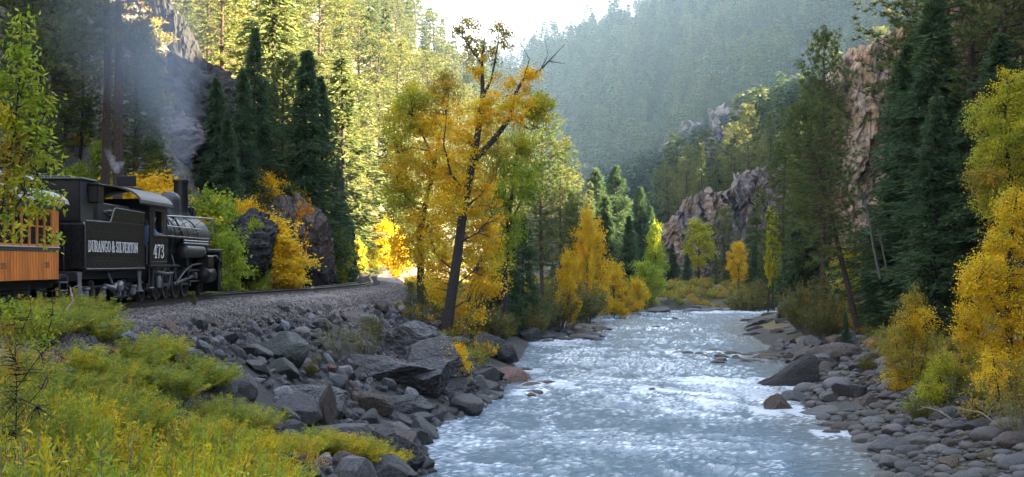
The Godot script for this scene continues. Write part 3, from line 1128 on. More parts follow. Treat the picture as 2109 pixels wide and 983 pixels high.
func cliff(called: String, label: String, top: Array, base: float, depth: float, back: float, tint: Color, tint2: Color, sd: int, cols := 90, rows_n := 60) -> void:
	# top: points (px, py) of the crest at that depth; the wall stands on the height `base`, its crest runs back into the hill
	var nz := noise(sd, 0.35, FastNoiseLite.TYPE_SIMPLEX_SMOOTH, 4)
	var nc := noise(sd + 1, 0.22, FastNoiseLite.TYPE_CELLULAR, 2)
	nc.cellular_return_type = FastNoiseLite.RETURN_CELL_VALUE
	var mb := MB.new()
	var g := []
	var sc := depth / 115.0
	for j in rows_n + 9:
		var row := []
		for i in cols + 1:
			var u := float(i) / cols
			var px: float = lerpf(top[0].x, top[-1].x, u)
			var py := 0.0
			for k in top.size() - 1:
				if px >= top[k].x - .01 and px <= top[k + 1].x + .01:
					py = lerpf(top[k].y, top[k + 1].y, (px - top[k].x) / (top[k + 1].x - top[k].x))
			var crest := at(px, py, depth)
			crest.y += nz.get_noise_2d(px * .3, 7.0) * .8 * sc
			var t := minf(float(j) / rows_n, 1.0)
			var x := crest.x
			var y := lerpf(base, crest.y, t)
			var nv := Vector3(x / sc, y * .28 / sc, 0)
			var out_ := nc.get_noise_3dv(nv * 3.0) * .9 + nz.get_noise_3dv(Vector3(x * 1.7, y * .3, 3) / sc) * 1.5 - (1.0 - sm(0.0, .07, absf(nz.get_noise_3dv(Vector3(x * 1.5, y * .22, 60) / sc)))) * .9 + nz.get_noise_3dv(Vector3(x, y, 9) / sc * 3.0) * .35
			var z := -depth + out_ * sc * 1.3 - t * t * 2.0 * sc - pow(absf(u - .5) * 2.0, 3.0) * back * .6
			if j > rows_n:
				var b := float(j - rows_n) / 8.0
				z -= b * back
				y += nz.get_noise_2d(x * .6, b * 8.0) * 1.2 * sc - b * b * 2.0 * sc
			row.append(Vector3(x + nz.get_noise_3dv(Vector3(x, y, 20)) * .6 * sc, y, z))
		g.append(row)
	for j in g.size() - 1:
		for i in cols:
			var p: Vector3 = g[j][i]
			var k := clampf(.5 + nz.get_noise_3dv(Vector3(p.x * .8, p.y * .35, 40) / sc) * 1.6, 0, 1)
			mb.col = tint.lerp(tint2, k) * (1.0 + .25 * nz.get_noise_3dv(p * 2.0 / sc))
			mb.out(g[j][i], g[j][i + 1], g[j + 1][i + 1], p + Vector3(0, -3, -back))
			mb.out(g[j][i], g[j + 1][i + 1], g[j + 1][i], p + Vector3(0, -3, -back))
	var o := put(called, mb.mesh(), M.cliff, self)
	mark(o, label, "cliff")

func build_cliffs() -> void:
	var V := func(a: float, b: float) -> Vector2: return Vector2(a, b)
	var pink := Color(.22, .17, .145)
	var grey := Color(.15, .14, .145)
	var rust := Color(.36, .17, .085)
	cliff("cliff", "pinkish columned cliff standing at the river bend", [V.call(1372, 480), V.call(1384, 462), V.call(1409, 440), V.call(1427, 405), V.call(1464, 397), V.call(1506, 396), V.call(1537, 358), V.call(1592, 340), V.call(1650, 352)], 0.0, 236, 14.0, grey, pink, 501)
	cliff("cliff", "stepped pale outcrop high among the trees of the far mountain", [V.call(1376, 300), V.call(1384, 276), V.call(1396, 256), V.call(1451, 248), V.call(1462, 236), V.call(1472, 226), V.call(1519, 205), V.call(1570, 212), V.call(1600, 250)], 34, 478, 22.0, grey * 1.2, pink * 1.25, 520, 90, 40)
	cliff("cliff", "small pale ledge near the middle of the far mountain", [V.call(1446, 118), V.call(1460, 106), V.call(1488, 108), V.call(1498, 122)], 90, 590, 20.0, grey * 1.3, pink * 1.3, 540, 40, 16)
	cliff("cliff", "grey ledge on the far mountain behind the tall pine", [V.call(1655, 140), V.call(1672, 128), V.call(1710, 122), V.call(1750, 130)], 78, 560, 20.0, grey * 1.3, pink * 1.2, 560, 40, 16)
	cliff("cliff", "orange streaked rock spire rising behind the dark firs", [V.call(1752, 160), V.call(1762, 118), V.call(1782, 88), V.call(1806, 84), V.call(1840, 60), V.call(1900, 40), V.call(1990, 20), V.call(2060, 0)], 2.0, 106, 8.0, Color(.36, .32, .28), Color(.38, .28, .21), 580, 110, 80)
	cliff("cliff", "orange rock wall showing between the fir tops by the yellow tree", [V.call(1980, 40), V.call(2020, -20), V.call(2070, -60), V.call(2130, -90), V.call(2200, -120)], 3.0, 92, 7.0, Color(.34, .29, .24), Color(.38, .26, .18), 600, 70, 70)

func build_driftwood() -> void:
	rng.seed = 7900
	var pale := mat("weathered wood", .30, .26, .22, .85)
	var grey := mat("grey deadwood", .085, .08, .075, .9)
	var e := [
		["dead_stick", "pale dead stick propped on the shore stones", 46.0, [[1843, 880], [1852, 868], [1858, 855]], [.05, .045, .03], pale],
		["dead_branch", "bare white forked branch reaching over the cobbles", 42.5, [[1985, 885], [1960, 862], [1930, 845], [1900, 838]], [.03, .025, .016, .006], pale],
		["dead_branch", "bleached branch hanging above the near cobbles", 38.0, [[2080, 900], [2050, 872], [2020, 850], [1985, 842]], [.025, .02, .012, .005], pale],
		["fallen_log", "grey fallen log lying along the foot of the ballast", 29.0, [[85, 690], [130, 684], [185, 676], [232, 672]], [.07, .07, .06, .05], grey],
		["dead_branch", "pale dead branch stuck out over the rocks under the ballast", 33.0, [[235, 728], [262, 732], [290, 738]], [.035, .03, .015], pale],
		["dead_tree", "thin grey dead trunk leaning among the dark firs", 76.0, [[1812, 575], [1800, 510], [1788, 450], [1782, 410]], [.09, .07, .05, .02], grey],
		["dead_tree", "shorter grey dead trunk beside the leaning thin one", 77.0, [[1830, 570], [1818, 510], [1806, 468]], [.07, .05, .02], grey],
		["dead_branch", "bare bent twig in the bushes under the coach steps", 20.0, [[140, 640], [150, 618], [144, 596], [160, 586]], [.012, .01, .007, .003], pale],
	]
	for k in e:
		var mb := MB.new()
		var pts := []
		for q in k[3]:
			pts.append(at(q[0], q[1], k[2]) + Vector3(rnd(-.03, .03), 0, rnd(-.1, .1)))
		var first: Vector3 = pts[0]
		for i in pts.size():
			pts[i] -= first
		mb.tube(pts, k[4], 7)
		for i in range(1, pts.size() - 1):
			for j in 3:
				var o: Vector3 = pts[i].lerp(pts[i + 1], rng.randf())
				var dv: Vector3 = ((pts[i + 1] - pts[i]).normalized() + rvec() * .9).normalized() * (pts[-1] as Vector3).length() * rnd(.12, .3)
				mb.tube([o, o + dv * .5 + rvec() * .03, o + dv], [k[4][i] * .5, k[4][i] * .35, .003], 5)
		var o2 := single(k[0], mb.mesh(), k[5], k[1], "deadwood", Transform3D(Basis.IDENTITY, first))
# ---------------------------------------------------------------- conifers
# Palettes are base colours; each twig gets one.
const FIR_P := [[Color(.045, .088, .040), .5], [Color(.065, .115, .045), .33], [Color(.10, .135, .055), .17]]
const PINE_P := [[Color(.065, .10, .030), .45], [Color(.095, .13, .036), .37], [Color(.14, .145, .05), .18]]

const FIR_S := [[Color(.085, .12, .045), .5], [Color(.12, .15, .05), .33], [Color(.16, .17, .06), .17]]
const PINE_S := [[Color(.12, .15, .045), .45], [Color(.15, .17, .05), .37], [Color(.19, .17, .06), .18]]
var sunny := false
func fir_mesh(sd: int, h: float, r: float, levels: int, per: int, twigs: int, tl: float, tw: float) -> Array:
	rng.seed = sd
	var wood := MB.new()
	var crown := MB.new()
	crown.flat = true
	var lean := Vector3(rnd(-.2, .2), 0, rnd(-.2, .2))
	wood.tube([Vector3(0, -.6, 0), Vector3(0, h * .3, 0) + lean, Vector3(0, h * .7, 0) + lean * .6, Vector3(0, h, 0)], [h * .013, h * .010, h * .005, .01], 7)
	for i in levels:
		var t := (i + rnd(-.9, .9)) / levels
		if t > .985 or t < 0.0:
			continue
		var y := h * (.05 + .94 * t)
		var rr := (r * pow(1.0 - t, .92) + .12) * (1.0 if t > .12 else .7)
		var n := maxi(3, int(per * (1.0 - t * .55)))
		for k in n:
			var az := rnd(0, TAU)
			var lb := rr * rnd(.4, 1.15) * (1.0 + .25 * sin(az * 2.0 + t * 9.0))
			if rng.randf() < .12 or n_mid.get_noise_3d(cos(az) * 5.0 + sd, y * 2.2, sin(az) * 5.0) < -.22:
				continue
			var o := Vector3(0, y, 0) + lean * (1.0 - t)
			var w := Vector3(cos(az), 0, sin(az))
			var s := Vector3(-w.z, 0, w.x)
			var droop := rnd(-.05, .6) * (1.0 - t * .9)
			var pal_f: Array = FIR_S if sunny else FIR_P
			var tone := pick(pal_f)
			if h > 12 and lb > 1.0 and twigs > 8:
				wood.tube([o, o + w * lb * .5 - Vector3.UP * lb * droop * .5, o + w * lb * .9 - Vector3.UP * lb * droop * .62], [.035, .02, .006], 3, false)
			for j in twigs:
				var f := sqrt(rng.randf()) if twigs > 6 else rnd(.35, 1)
				var sag := -lb * droop * (f - .38 * f * f)
				var half := lb * .34 * (1.05 - f) + .12
				var q := rnd(-1, 1)
				var p := o + w * lb * f + Vector3.UP * (sag + rnd(-.32, .2) - absf(q) * .12) + s * q * half
				var d := (w * rnd(.5, 1.0) + s * (q * 1.2 + rnd(-.3, .3)) + Vector3.UP * rnd(-.5, .35)).normalized()
				var side := d.cross(Vector3.UP + rvec() * .9).normalized() * tw * rnd(.7, 1.3)
				var l := tl * rnd(.6, 1.2) * (1.0 - t * .3)
				crown.col = tone.lerp(pick(pal_f), .5)
				crown.tri(p - side, p + side, p + d * l)
				if twigs > 8:
					var s2 := side.cross(d).normalized() * tw * .8
					crown.tri(p - s2 - d * .05, p + s2, p + d * l * .8 - Vector3.UP * .12)
	return [wood.mesh(), crown.mesh()]

func pine_mesh(sd: int, h: float, r: float, bare: float, branches: int, tufts: int, needles: int, nl: float, nw: float) -> Array:
	rng.seed = sd
	var wood := MB.new()
	var crown := MB.new()
	crown.flat = true
	var bend := Vector3(rnd(-.5, .5), 0, rnd(-.5, .5))
	var axis := func(y: float) -> Vector3: return Vector3(0, y, 0) + bend * sin(y / h * PI) 
	wood.tube([Vector3(0, -.8, 0), Vector3(0, .4, 0), axis.call(h * .25), axis.call(h * .5), axis.call(h * .75), axis.call(h * .97)], [h * .0150, h * .0125, h * .0112, h * .009, h * .006, .015], 8)
	for i in 9:   # dead stubs under the crown
		var y := h * bare * rnd(.35, 1)
		var az := rnd(0, TAU)
		var w := Vector3(cos(az), rnd(-.25, .15), sin(az))
		wood.tube([axis.call(y), axis.call(y) + w * rnd(.5, 1.8)], [.03, .008], 3, false)
	for i in branches:
		var t := pow(float(i) / branches, .85)
		var y := h * lerpf(bare, .985, t)
		var shape := pow(sin(PI * clampf(.16 + t * .8, 0, 1)), .75)
		var lb := r * shape * rnd(.5, 1.15) + .25
		var az := i * 2.4 + rnd(-.6, .6)
		var up := lerpf(-.12, .75, t) + rnd(-.12, .2)
		var w := Vector3(cos(az), 0, sin(az))
		var o: Vector3 = axis.call(y)
		var e := o + w * lb + Vector3.UP * lb * up
		var mid := o + w * lb * .55 + Vector3.UP * lb * (up * .35 - .06)
		wood.tube([o, mid, e], [.02 + .012 * lb, .015 + .006 * lb, .01], 3, false)
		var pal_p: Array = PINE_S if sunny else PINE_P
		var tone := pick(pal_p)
		for k in tufts:
			var f := 1.0 - .62 * pow(rng.randf(), 1.3)
			var c := mid.lerp(e, (f - .5) * 2.0) if f > .5 else o.lerp(mid, f * 2.0)
			c += Vector3(rnd(-1, 1), rnd(-.35, .45), rnd(-1, 1)) * (.22 + .2 * lb * .5)
			var g := tone.lerp(pick(pal_p), .4)
			for m in needles:
				var d := rvec()
				d.y = d.y * .7 + .28
				d = (d + w * .35).normalized()
				var side := d.cross(rvec()).normalized() * nw
				crown.col = g * rnd(.8, 1.2)
				crown.tri(c - side, c + side, c + d * nl * rnd(.7, 1.25))
	return [wood.mesh(), crown.mesh()]

func far_mesh(sd: int, pine: bool, tris: int) -> ArrayMesh:
	# a whole far conifer as one small mesh of needle clumps, height 1
	rng.seed = sd
	var mb := MB.new()
	mb.flat = true
	mb.col = Color(.07, .055, .045)
	mb.tube([Vector3(0, -.04, 0), Vector3(0, .95, 0)], [.012, .003], 4, false)
	var pal: Array = PINE_P if pine else FIR_P
	for i in tris:
		var t := pow(rng.randf(), 1.15)
		var y := lerpf(.28 if pine else .1, .97, t)
		var rr := (.17 * pow(sin(PI * clampf(.2 + t * .76, 0, 1)), .7)) if pine else (.19 * pow(1.0 - t, .8) + .01)
		var az := rnd(0, TAU)
		var f := sqrt(rnd(.1, 1))
		var w := Vector3(cos(az), 0, sin(az))
		var lay := floorf(y * 17.0 + az * .3) / 17.0
		var p := w * rr * f * rnd(.8, 1.15) + Vector3.UP * (lerpf(y, lay, .5) - rr * f * (.0 if pine else .35))
		var d := (w + Vector3.UP * rnd(-.5, .3 if pine else .0) + rvec() * .4).normalized()
		var s := d.cross(Vector3.UP + rvec() * .7).normalized() * .016
		mb.col = pick(pal)
		mb.tri(p - s, p + s, p + d * rnd(.04, .075))
	return mb.mesh()

func make_conifers() -> void:
	for i in 4:
		FIR.append([fir_mesh(1000 + i, 18.0, [3.7, 4.3, 3.3, 4.7][i], 105, 8, 28, .5, .06), 18.0])
	for i in 4:
		PINE.append([pine_mesh(1100 + i, 20.0, [3.2, 2.7, 3.8, 3.0][i], [.3, .36, .22, .16][i], [96, 84, 110, 112][i], 12, 20, .32, .028), 20.0])
	PINE.append([pine_mesh(1110, 26.0, 3.4, .56, 80, 12, 20, .32, .028), 26.0])
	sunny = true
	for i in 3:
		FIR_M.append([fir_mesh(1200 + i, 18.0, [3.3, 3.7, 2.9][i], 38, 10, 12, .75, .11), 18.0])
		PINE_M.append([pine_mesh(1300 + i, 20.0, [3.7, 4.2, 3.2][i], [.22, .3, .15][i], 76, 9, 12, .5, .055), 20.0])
	for i in 3:
		FAR_F.append(far_mesh(1400 + i, false, 900))
		FAR_P.append(far_mesh(1450 + i, true, 900))

func conifer(kind: String, set_: Array, which: int, p: Vector3, h: float, wide: float, label: String, group := "", lean := 0.0, lean_dir := 0.0, yaw := -1.0) -> Node3D:
	var e: Array = set_[which % set_.size()]
	var t := thing(kind, label, "pine tree" if kind == "pine_tree" else "fir tree", p, group)
	var k: float = h / e[1]
	put("trunk", e[0][0], M.bark_red if kind == "pine_tree" else M.bark, t)
	put("crown", e[0][1], M.needle, t)
	t.basis = turned(rnd(0, TAU) if yaw < 0.0 else yaw, Vector3(k * wide, k, k * wide), lean, lean_dir)
	return t

# ---------------------------------------------------------------- broad leaves
func leaf_quad(mb: MB, p: Vector3, d: Vector3, l: float, w: float) -> void:
	var s := d.cross(rvec()).normalized() * w * .5
	var m := p + d * l * .45
	mb.tri(p, m + s, p + d * l)
	mb.tri(p, p + d * l, m - s)

func nearest_on(skel: Array, q: Vector3) -> Vector3:
	var best := 1e9
	var at_ := Vector3.ZERO
	for line in skel:
		var pts: Array = line[0]
		for i in pts.size() - 1:
			var a: Vector3 = pts[i]
			var b: Vector3 = pts[i + 1]
			var c := Geometry3D.get_closest_point_to_segment(q, a, b)
			var dd := c.distance_to(q) + maxf(0.0, c.y - q.y) * 1.5 + (0.6 if i == 0 else 0.0)
			if dd < best:
				best = dd
				at_ = c
	return at_

var slim := 1.0          # narrower leaves for the poplars and willows close by
func leafy(skel: Array, blobs: Array, per: int, size: float, spread: float, fill := 1.0) -> Array:
	# skel: [[points], [radii]];  blobs: [centre, radii, palette, number of leaf clusters]
	var wood := MB.new()
	var crown := MB.new()
	crown.flat = true
	for l in skel:
		wood.tube(l[0], l[1], 9 if l[1][0] > .12 else 5)
	for b in blobs:
		for i in int(b[3] * fill):
			var q := rvec() * pow(rng.randf(), .4)
			var c: Vector3 = b[0] + q * b[1]
			var root := nearest_on(skel, c)
			var mid := root.lerp(c, .55) + Vector3(rnd(-.2, .2), rnd(0, .3), rnd(-.2, .2)) * root.distance_to(c) * .4
			wood.tube([root, mid, c], [.008 + .011 * root.distance_to(c), .006 + .005 * root.distance_to(c), .004], 3, false)
			var tone := pick(b[2])
			var sp := spread * rnd(.7, 1.3)
			for k in per:
				var o := c + Vector3(rng.randfn(), rng.randfn() * .8, rng.randfn()) * sp
				if rng.randf() < .25:
					o = mid.lerp(c, rng.randf()) + rvec() * sp * .6
				var d := (rvec() + Vector3(0, -.35, 0)).normalized()
				crown.col = tone.lerp(pick(b[2]), .3)
				leaf_quad(crown, o, d, size * rnd(.7, 1.3), size * rnd(.6, .9) * slim)
	return [wood.mesh(), crown.mesh()]

const GOLD := [[Color(.66, .43, .014), .42], [Color(.68, .52, .02), .28], [Color(.58, .29, .012), .16], [Color(.36, .38, .03), .14]]
const AMBER := [[Color(.66, .41, .012), .5], [Color(.60, .31, .012), .16], [Color(.66, .50, .02), .34]]
const LIME := [[Color(.32, .34, .022), .5], [Color(.46, .38, .02), .35], [Color(.20, .25, .02), .15]]
const GREEN := [[Color(.18, .27, .022), .55], [Color(.27, .33, .025), .3], [Color(.40, .38, .02), .15]]
const DULL := [[Color(.11, .14, .035), .55], [Color(.19, .18, .04), .3], [Color(.32, .25, .03), .15]]
const RUST := [[Color(.58, .26, .02), .42], [Color(.48, .15, .02), .2], [Color(.6, .40, .02), .38]]
const LEMON := [[Color(.72, .48, .012), .55], [Color(.62, .38, .01), .3], [Color(.5, .44, .02), .15]]
const BRUSH := [[Color(.075, .09, .025), .5], [Color(.12, .115, .028), .32], [Color(.22, .15, .02), .18]]
const DIMGOLD := [[Color(.58, .36, .012), .5], [Color(.62, .44, .014), .3], [Color(.42, .34, .02), .2]]
const OLIVE := [[Color(.30, .24, .03), .45], [Color(.20, .2, .03), .3], [Color(.45, .27, .02), .25]]

func generic_tree(sd: int, pal: Array, h: float, r: float, low: float, clusters: int, per: int, size: float) -> Array:
	rng.seed = sd
	var skel := []
	var top := Vector3(rnd(-.3, .3), h * .9, rnd(-.3, .3))
	skel.append([[Vector3(0, -.4, 0), Vector3(rnd(-.15, .15), h * .3, rnd(-.1, .1)), Vector3(rnd(-.3, .3), h * .6, 0), top], [h * .017, h * .014, h * .009, .01]])
	var blobs := []
	for i in 9:
		var t := float(i) / 8.0
		var y := h * lerpf(low, .93, t)
		var az := i * 2.4 + rnd(0, 1)
		var rr := r * sin(PI * clampf(.22 + t * .7, 0, 1)) * .62
		var c := Vector3(cos(az) * rr, y, sin(az) * rr)
		var o := Vector3(0, maxf(h * .12, y - r * .7), 0)
		skel.append([[o, o.lerp(c, .5) + Vector3(0, -.1, 0), c], [.035 + h * .003, .03, .012]])
		blobs.append([c, Vector3(r * .5, h * .12 + .2, r * .5), pal, clusters / 9])
	blobs.append([top + Vector3(0, -h * .04, 0), Vector3(r * .25, h * .1, r * .25), pal, clusters / 12])
	return leafy(skel, blobs, per, size, .06 * r + .12)

func bush_mesh(sd: int, pal: Array, h: float, r: float, stems: int, per: int, ll: float, lw: float) -> Array:
	# many whippy stems from one root, narrow leaves along their upper two thirds
	rng.seed = sd
	var wood := MB.new()
	var crown := MB.new()
	crown.flat = true
	for i in stems:
		var az := rnd(0, TAU)
		var f := sqrt(rng.randf())
		var w := Vector3(cos(az), 0, sin(az))
		var hh := h * rnd(.6, 1.05) * (1.0 - .35 * f * f)
		var a := w * r * .25 * f
		var b := w * r * .6 * f + Vector3.UP * hh * .55
		var c := w * r * rnd(.85, 1.1) * f + Vector3(rnd(-.15, .15), hh, rnd(-.15, .15))
		wood.tube([a, b, c], [.013, .008, .003], 3, false)
		var tone := pick(pal)
		for k in per:
			var t := clampf((rng.randi() % 7 + rnd(.0, 1.0) * rnd(.0, 1.0)) / 7.0 * .75 + .27, 0, 1)
			var p := a.lerp(b, t * 2.0) if t < .5 else b.lerp(c, t * 2.0 - 1.0)
			p += rvec() * rnd(.01, .11)
			var d := (rvec() * .8 + (c - b).normalized() * .7).normalized()
			crown.col = tone.lerp(pick(pal), .35) * (1.0 + .15 * t)
			leaf_quad(crown, p, d, ll * rnd(.7, 1.3), lw)
	return [wood.mesh(), crown.mesh()]

func plant(called: String, meshes: Array, p: Vector3, s: Vector3, label: String, cat: String, group := "", names := ["trunk", "crown"], wood_mat: Material = null) -> Node3D:
	var t := thing(called, label, cat, p, group)
	put(names[0], meshes[0], wood_mat if wood_mat else M.bark, t)
	put(names[1], meshes[1], M.leaf, t)
	t.basis = turned(rnd(0, TAU), s)
	return t

# a tree drawn from the photograph: limbs and leaf masses given as picture points at the tree's distance, with their own depth
func portrait(called: String, label: String, cat: String, d: float, limbs: Array, masses: Array, per: int, size: float, spread: float, fill := 1.0) -> void:
	var first: Vector3 = at(limbs[0][0][0].x, limbs[0][0][0].y, d)
	first.y = ground(first.x, d)
	var t := thing(called, label, cat, first)
	var skel := []
	for l in limbs:
		var pts := []
		var rad := []
		for q in l[0].size():
			var v: Vector2 = l[0][q]
			var dz: float = lerpf(l[2], l[3], float(q) / (l[0].size() - 1))
			pts.append(at(v.x, v.y, d) - first + Vector3(0, 0, -dz))
			rad.append(l[1][q])
		if l == limbs[0]:
			pts[0] = Vector3(0, -.4, 0)
		skel.append([pts, rad])
	var blobs := []
	for m in masses:
		var c := at(m[0], m[1], d) - first + Vector3(0, 0, -m[6])
		var rx: float = m[2] / F * d
		var ry: float = m[3] / F * d
		blobs.append([c, Vector3(rx, ry, (rx + ry) * .55), m[4], m[5]])
	var ms := leafy(skel, blobs, per, size, spread, fill)
	put("trunk", ms[0], M.bark, t)
	put("crown", ms[1], M.leaf, t)

func V2(a: Array) -> Array:
	var r := []
	for i in range(0, a.size(), 2):
		r.append(Vector2(a[i], a[i + 1]))
	return r

func build_portraits() -> void:
	rng.seed = 7001
	portrait("cottonwood_tree", "tall old cottonwood with dark leaning trunk, forked bare-topped crown, thinning orange leaves", "tree", 72, [
		[V2([912, 712, 925, 640, 940, 540, 955, 430, 970, 350, 979, 305]), [.42, .32, .28, .25, .22, .2], 0, 0],
		[V2([979, 305, 987, 255, 994, 195, 992, 120, 1000, 65]), [.2, .17, .13, .08, .02], 0, .4],
		[V2([976, 330, 1018, 288, 1050, 245, 1059, 200, 1076, 170, 1112, 150, 1162, 98]), [.19, .16, .13, .10, .08, .05, .015], 0, -1.2],
		[V2([994, 200, 1012, 160, 1021, 110, 1031, 40]), [.1, .07, .05, .015], .2, .8],
		[V2([992, 130, 966, 95, 947, 65, 950, 25]), [.07, .05, .03, .01], .3, -.4],
		[V2([1058, 205, 1100, 240, 1135, 232]), [.07, .05, .015], -.8, -1.5],
		[V2([1050, 245, 1090, 268, 1120, 262]), [.05, .03, .012], -.6, 0],
		[V2([1078, 168, 1090, 130, 1070, 95]), [.04, .025, .01], -.9, -1.6],
		[V2([1112, 150, 1128, 120, 1122, 90]), [.035, .02, .008], -1, -1],
		[V2([1130, 132, 1165, 140]), [.03, .01], -1, -1.4],
		[V2([955, 430, 990, 400, 1020, 360]), [.08, .05, .02], 0, 1.2],
		[V2([962, 400, 930, 360, 915, 300, 922, 240]), [.1, .07, .05, .02], 0, -1.0],
		[V2([945, 500, 985, 480, 1020, 440]), [.07, .04, .02], 0, -1.2],
		[V2([938, 560, 900, 530, 880, 480]), [.06, .04, .02], 0, 1.0],
		[V2([935, 590, 975, 560, 1000, 570]), [.06, .03, .015], 0, -.8],
		[V2([925, 640, 960, 620, 985, 640]), [.05, .03, .015], 0, .9]],
		[[962, 50, 30, 36, OLIVE, 10, 0], [1032, 66, 28, 40, OLIVE, 9, .5], [990, 105, 42, 34, OLIVE, 12, .3], [985, 150, 34, 28, AMBER, 5, .2], [1098, 162, 28, 14, AMBER, 8, -1], [1040, 170, 30, 18, AMBER, 6, 0], [1062, 225, 60, 46, GOLD, 34, -.9], [1105, 222, 30, 28, LIME, 22, -1.4], [1012, 235, 46, 40, GOLD, 22, .3], [955, 255, 55, 60, AMBER, 28, .5], [940, 330, 66, 58, GOLD, 38, .4], [1015, 320, 36, 40, OLIVE, 14, .6], [960, 390, 70, 56, AMBER, 44, 1.0], [920, 420, 40, 40, GOLD, 16, -.9], [1000, 465, 52, 56, AMBER, 34, 1.2], [905, 500, 40, 50, GOLD, 22, 1.0], [990, 535, 46, 44, GOLD, 24, 1.3], [1000, 595, 40, 40, AMBER, 20, 1.4], [905, 590, 40, 40, AMBER, 18, 1.3], [965, 640, 40, 28, GOLD, 12, 1.6]], 104, .122, .25)
	portrait("cottonwood_tree", "broad gold and green cottonwood beside the taller forked one", "tree", 79, [
		[V2([868, 640, 866, 560, 865, 480, 874, 425, 893, 345]), [.28, .23, .2, .17, .14], 0, .3],
		[V2([893, 345, 904, 280, 920, 215, 925, 170]), [.12, .09, .06, .02], .3, .8],
		[V2([893, 345, 880, 300, 852, 240, 845, 190]), [.1, .07, .04, .02], .3, -.8],
		[V2([880, 310, 850, 305, 822, 318]), [.05, .035, .015], .2, -.9],
		[V2([870, 440, 830, 400, 812, 380]), [.06, .04, .015], .2, .9],
		[V2([868, 480, 905, 440, 925, 400]), [.06, .04, .015], .2, -.9],
		[V2([866, 540, 835, 500, 815, 490]), [.05, .03, .012], .2, -.5],
		[V2([866, 580, 895, 555, 910, 540]), [.05, .03, .012], .2, .6]],
		[[850, 205, 42, 40, LIME, 30, -.6], [905, 190, 42, 48, OLIVE, 32, .8], [828, 262, 42, 46, LIME, 30, -.7], [884, 262, 52, 52, AMBER, 40, .3], [838, 340, 52, 52, GOLD, 40, -.3], [905, 350, 56, 50, GOLD, 38, .4], [832, 412, 48, 46, LIME, 34, .6], [884, 450, 62, 56, GOLD, 46, 0], [842, 512, 46, 46, GOLD, 30, -.4], [898, 545, 46, 40, AMBER, 16, .8], [880, 612, 52, 34, OLIVE, 12, .8]], 104, .125, .28)
	portrait("cottonwood_tree", "bright green cottonwood with yellowing edges behind the forked trunk", "tree", 88, [
		[V2([1035, 640, 1040, 560, 1046, 470, 1056, 390, 1065, 300]), [.26, .2, .15, .1, .04], 0, 0],
		[V2([1046, 470, 1075, 410, 1090, 360]), [.09, .06, .02], 0, 1], [V2([1042, 520, 1020, 470, 1010, 430]), [.08, .05, .02], 0, -1]],
		[[1068, 300, 40, 38, LIME, 34, 0], [1050, 372, 55, 55, GREEN, 54, -.6], [1092, 362, 34, 56, GREEN, 40, .8], [1045, 452, 52, 62, GREEN, 50, 0], [1022, 540, 36, 42, LIME, 26, 0], [1000, 420, 36, 60, LIME, 24, .8]], 90, .14, .3)
	# the two trees that reach in from the right edge, and the shrubs under them
	portrait("aspen_tree", "tall yellow-green poplar leaning in from the shore before the dark firs", "tree", 56, [
		[V2([2120, 720, 2105, 560, 2085, 400, 2070, 270, 2075, 170]), [.22, .18, .13, .08, .02], 0, 0],
		[V2([2095, 470, 2050, 410, 2020, 360]), [.08, .05, .02], 0, -1], [V2([2080, 350, 2040, 300, 2022, 260]), [.07, .04, .02], 0, .8], [V2([2085, 400, 2125, 320, 2140, 250]), [.07, .04, .02], 0, .5]],
		[[2082, 190, 42, 46, LIME, 44, 0], [2125, 190, 50, 60, LIME, 40, .5], [2045, 245, 44, 50, LIME, 46, .5], [2090, 275, 55, 56, LIME, 56, -.5], [2022, 320, 36, 44, LIME, 32, -.4], [2065, 350, 52, 50, LIME, 46, .4], [2120, 350, 50, 60, LIME, 40, 0], [2012, 368, 36, 34, OLIVE, 26, -1], [2045, 418, 48, 38, LIME, 34, -.6]], 80, .088, .2)
	portrait("aspen_tree", "amber-leaved shore poplar, brightest of the trees at the cobble shore", "tree", 46, [
		[V2([2085, 830, 2080, 720, 2075, 600, 2085, 480, 2095, 400]), [.17, .13, .1, .06, .02], 0, 0],
		[V2([2078, 680, 2030, 610, 1995, 580]), [.06, .04, .015], 0, -.8], [V2([2076, 600, 2040, 540, 2030, 500]), [.05, .03, .012], 0, .7], [V2([2080, 740, 2030, 700, 2000, 690]), [.05, .03, .012], 0, .4]],
		[[2092, 430, 36, 50, GOLD, 40, 0], [2075, 500, 46, 46, GOLD, 46, .3], [2020, 560, 46, 38, GOLD, 46, -.5], [1990, 590, 30, 30, GOLD, 26, -.6], [2060, 585, 50, 50, GOLD, 52, .3], [2015, 640, 46, 40, GOLD, 42, 0], [2085, 650, 40, 52, GOLD, 42, -.4], [2050, 710, 54, 42, AMBER, 42, .2], [2000, 690, 30, 30, GOLD, 22, .3], [2120, 560, 40, 80, GOLD, 40, .5], [2100, 740, 40, 40, AMBER, 26, -.5]], 84, .072, .16)
	portrait("willow_shrub", "pointed yellow-olive willow shrub standing on the shore before the firs", "shrub", 51, [
		[V2([1878, 815, 1880, 740, 1884, 670, 1886, 610]), [.07, .05, .035, .012], 0, 0], [V2([1876, 810, 1850, 740, 1838, 700]), [.05, .035, .012], 0, -.4], [V2([1880, 815, 1905, 750, 1918, 700]), [.05, .035, .012], 0, .4]],
		[[1884, 618, 20, 34, OLIVE, 26, 0], [1892, 665, 36, 40, GOLD, 40, 0], [1866, 680, 30, 40, OLIVE, 30, .3], [1848, 735, 30, 46, OLIVE, 40, -.3], [1890, 725, 46, 46, OLIVE, 50, .1], [1850, 785, 36, 30, GOLD, 30, 0], [1905, 780, 40, 36, LIME, 34, .3]], 80, .062, .14)
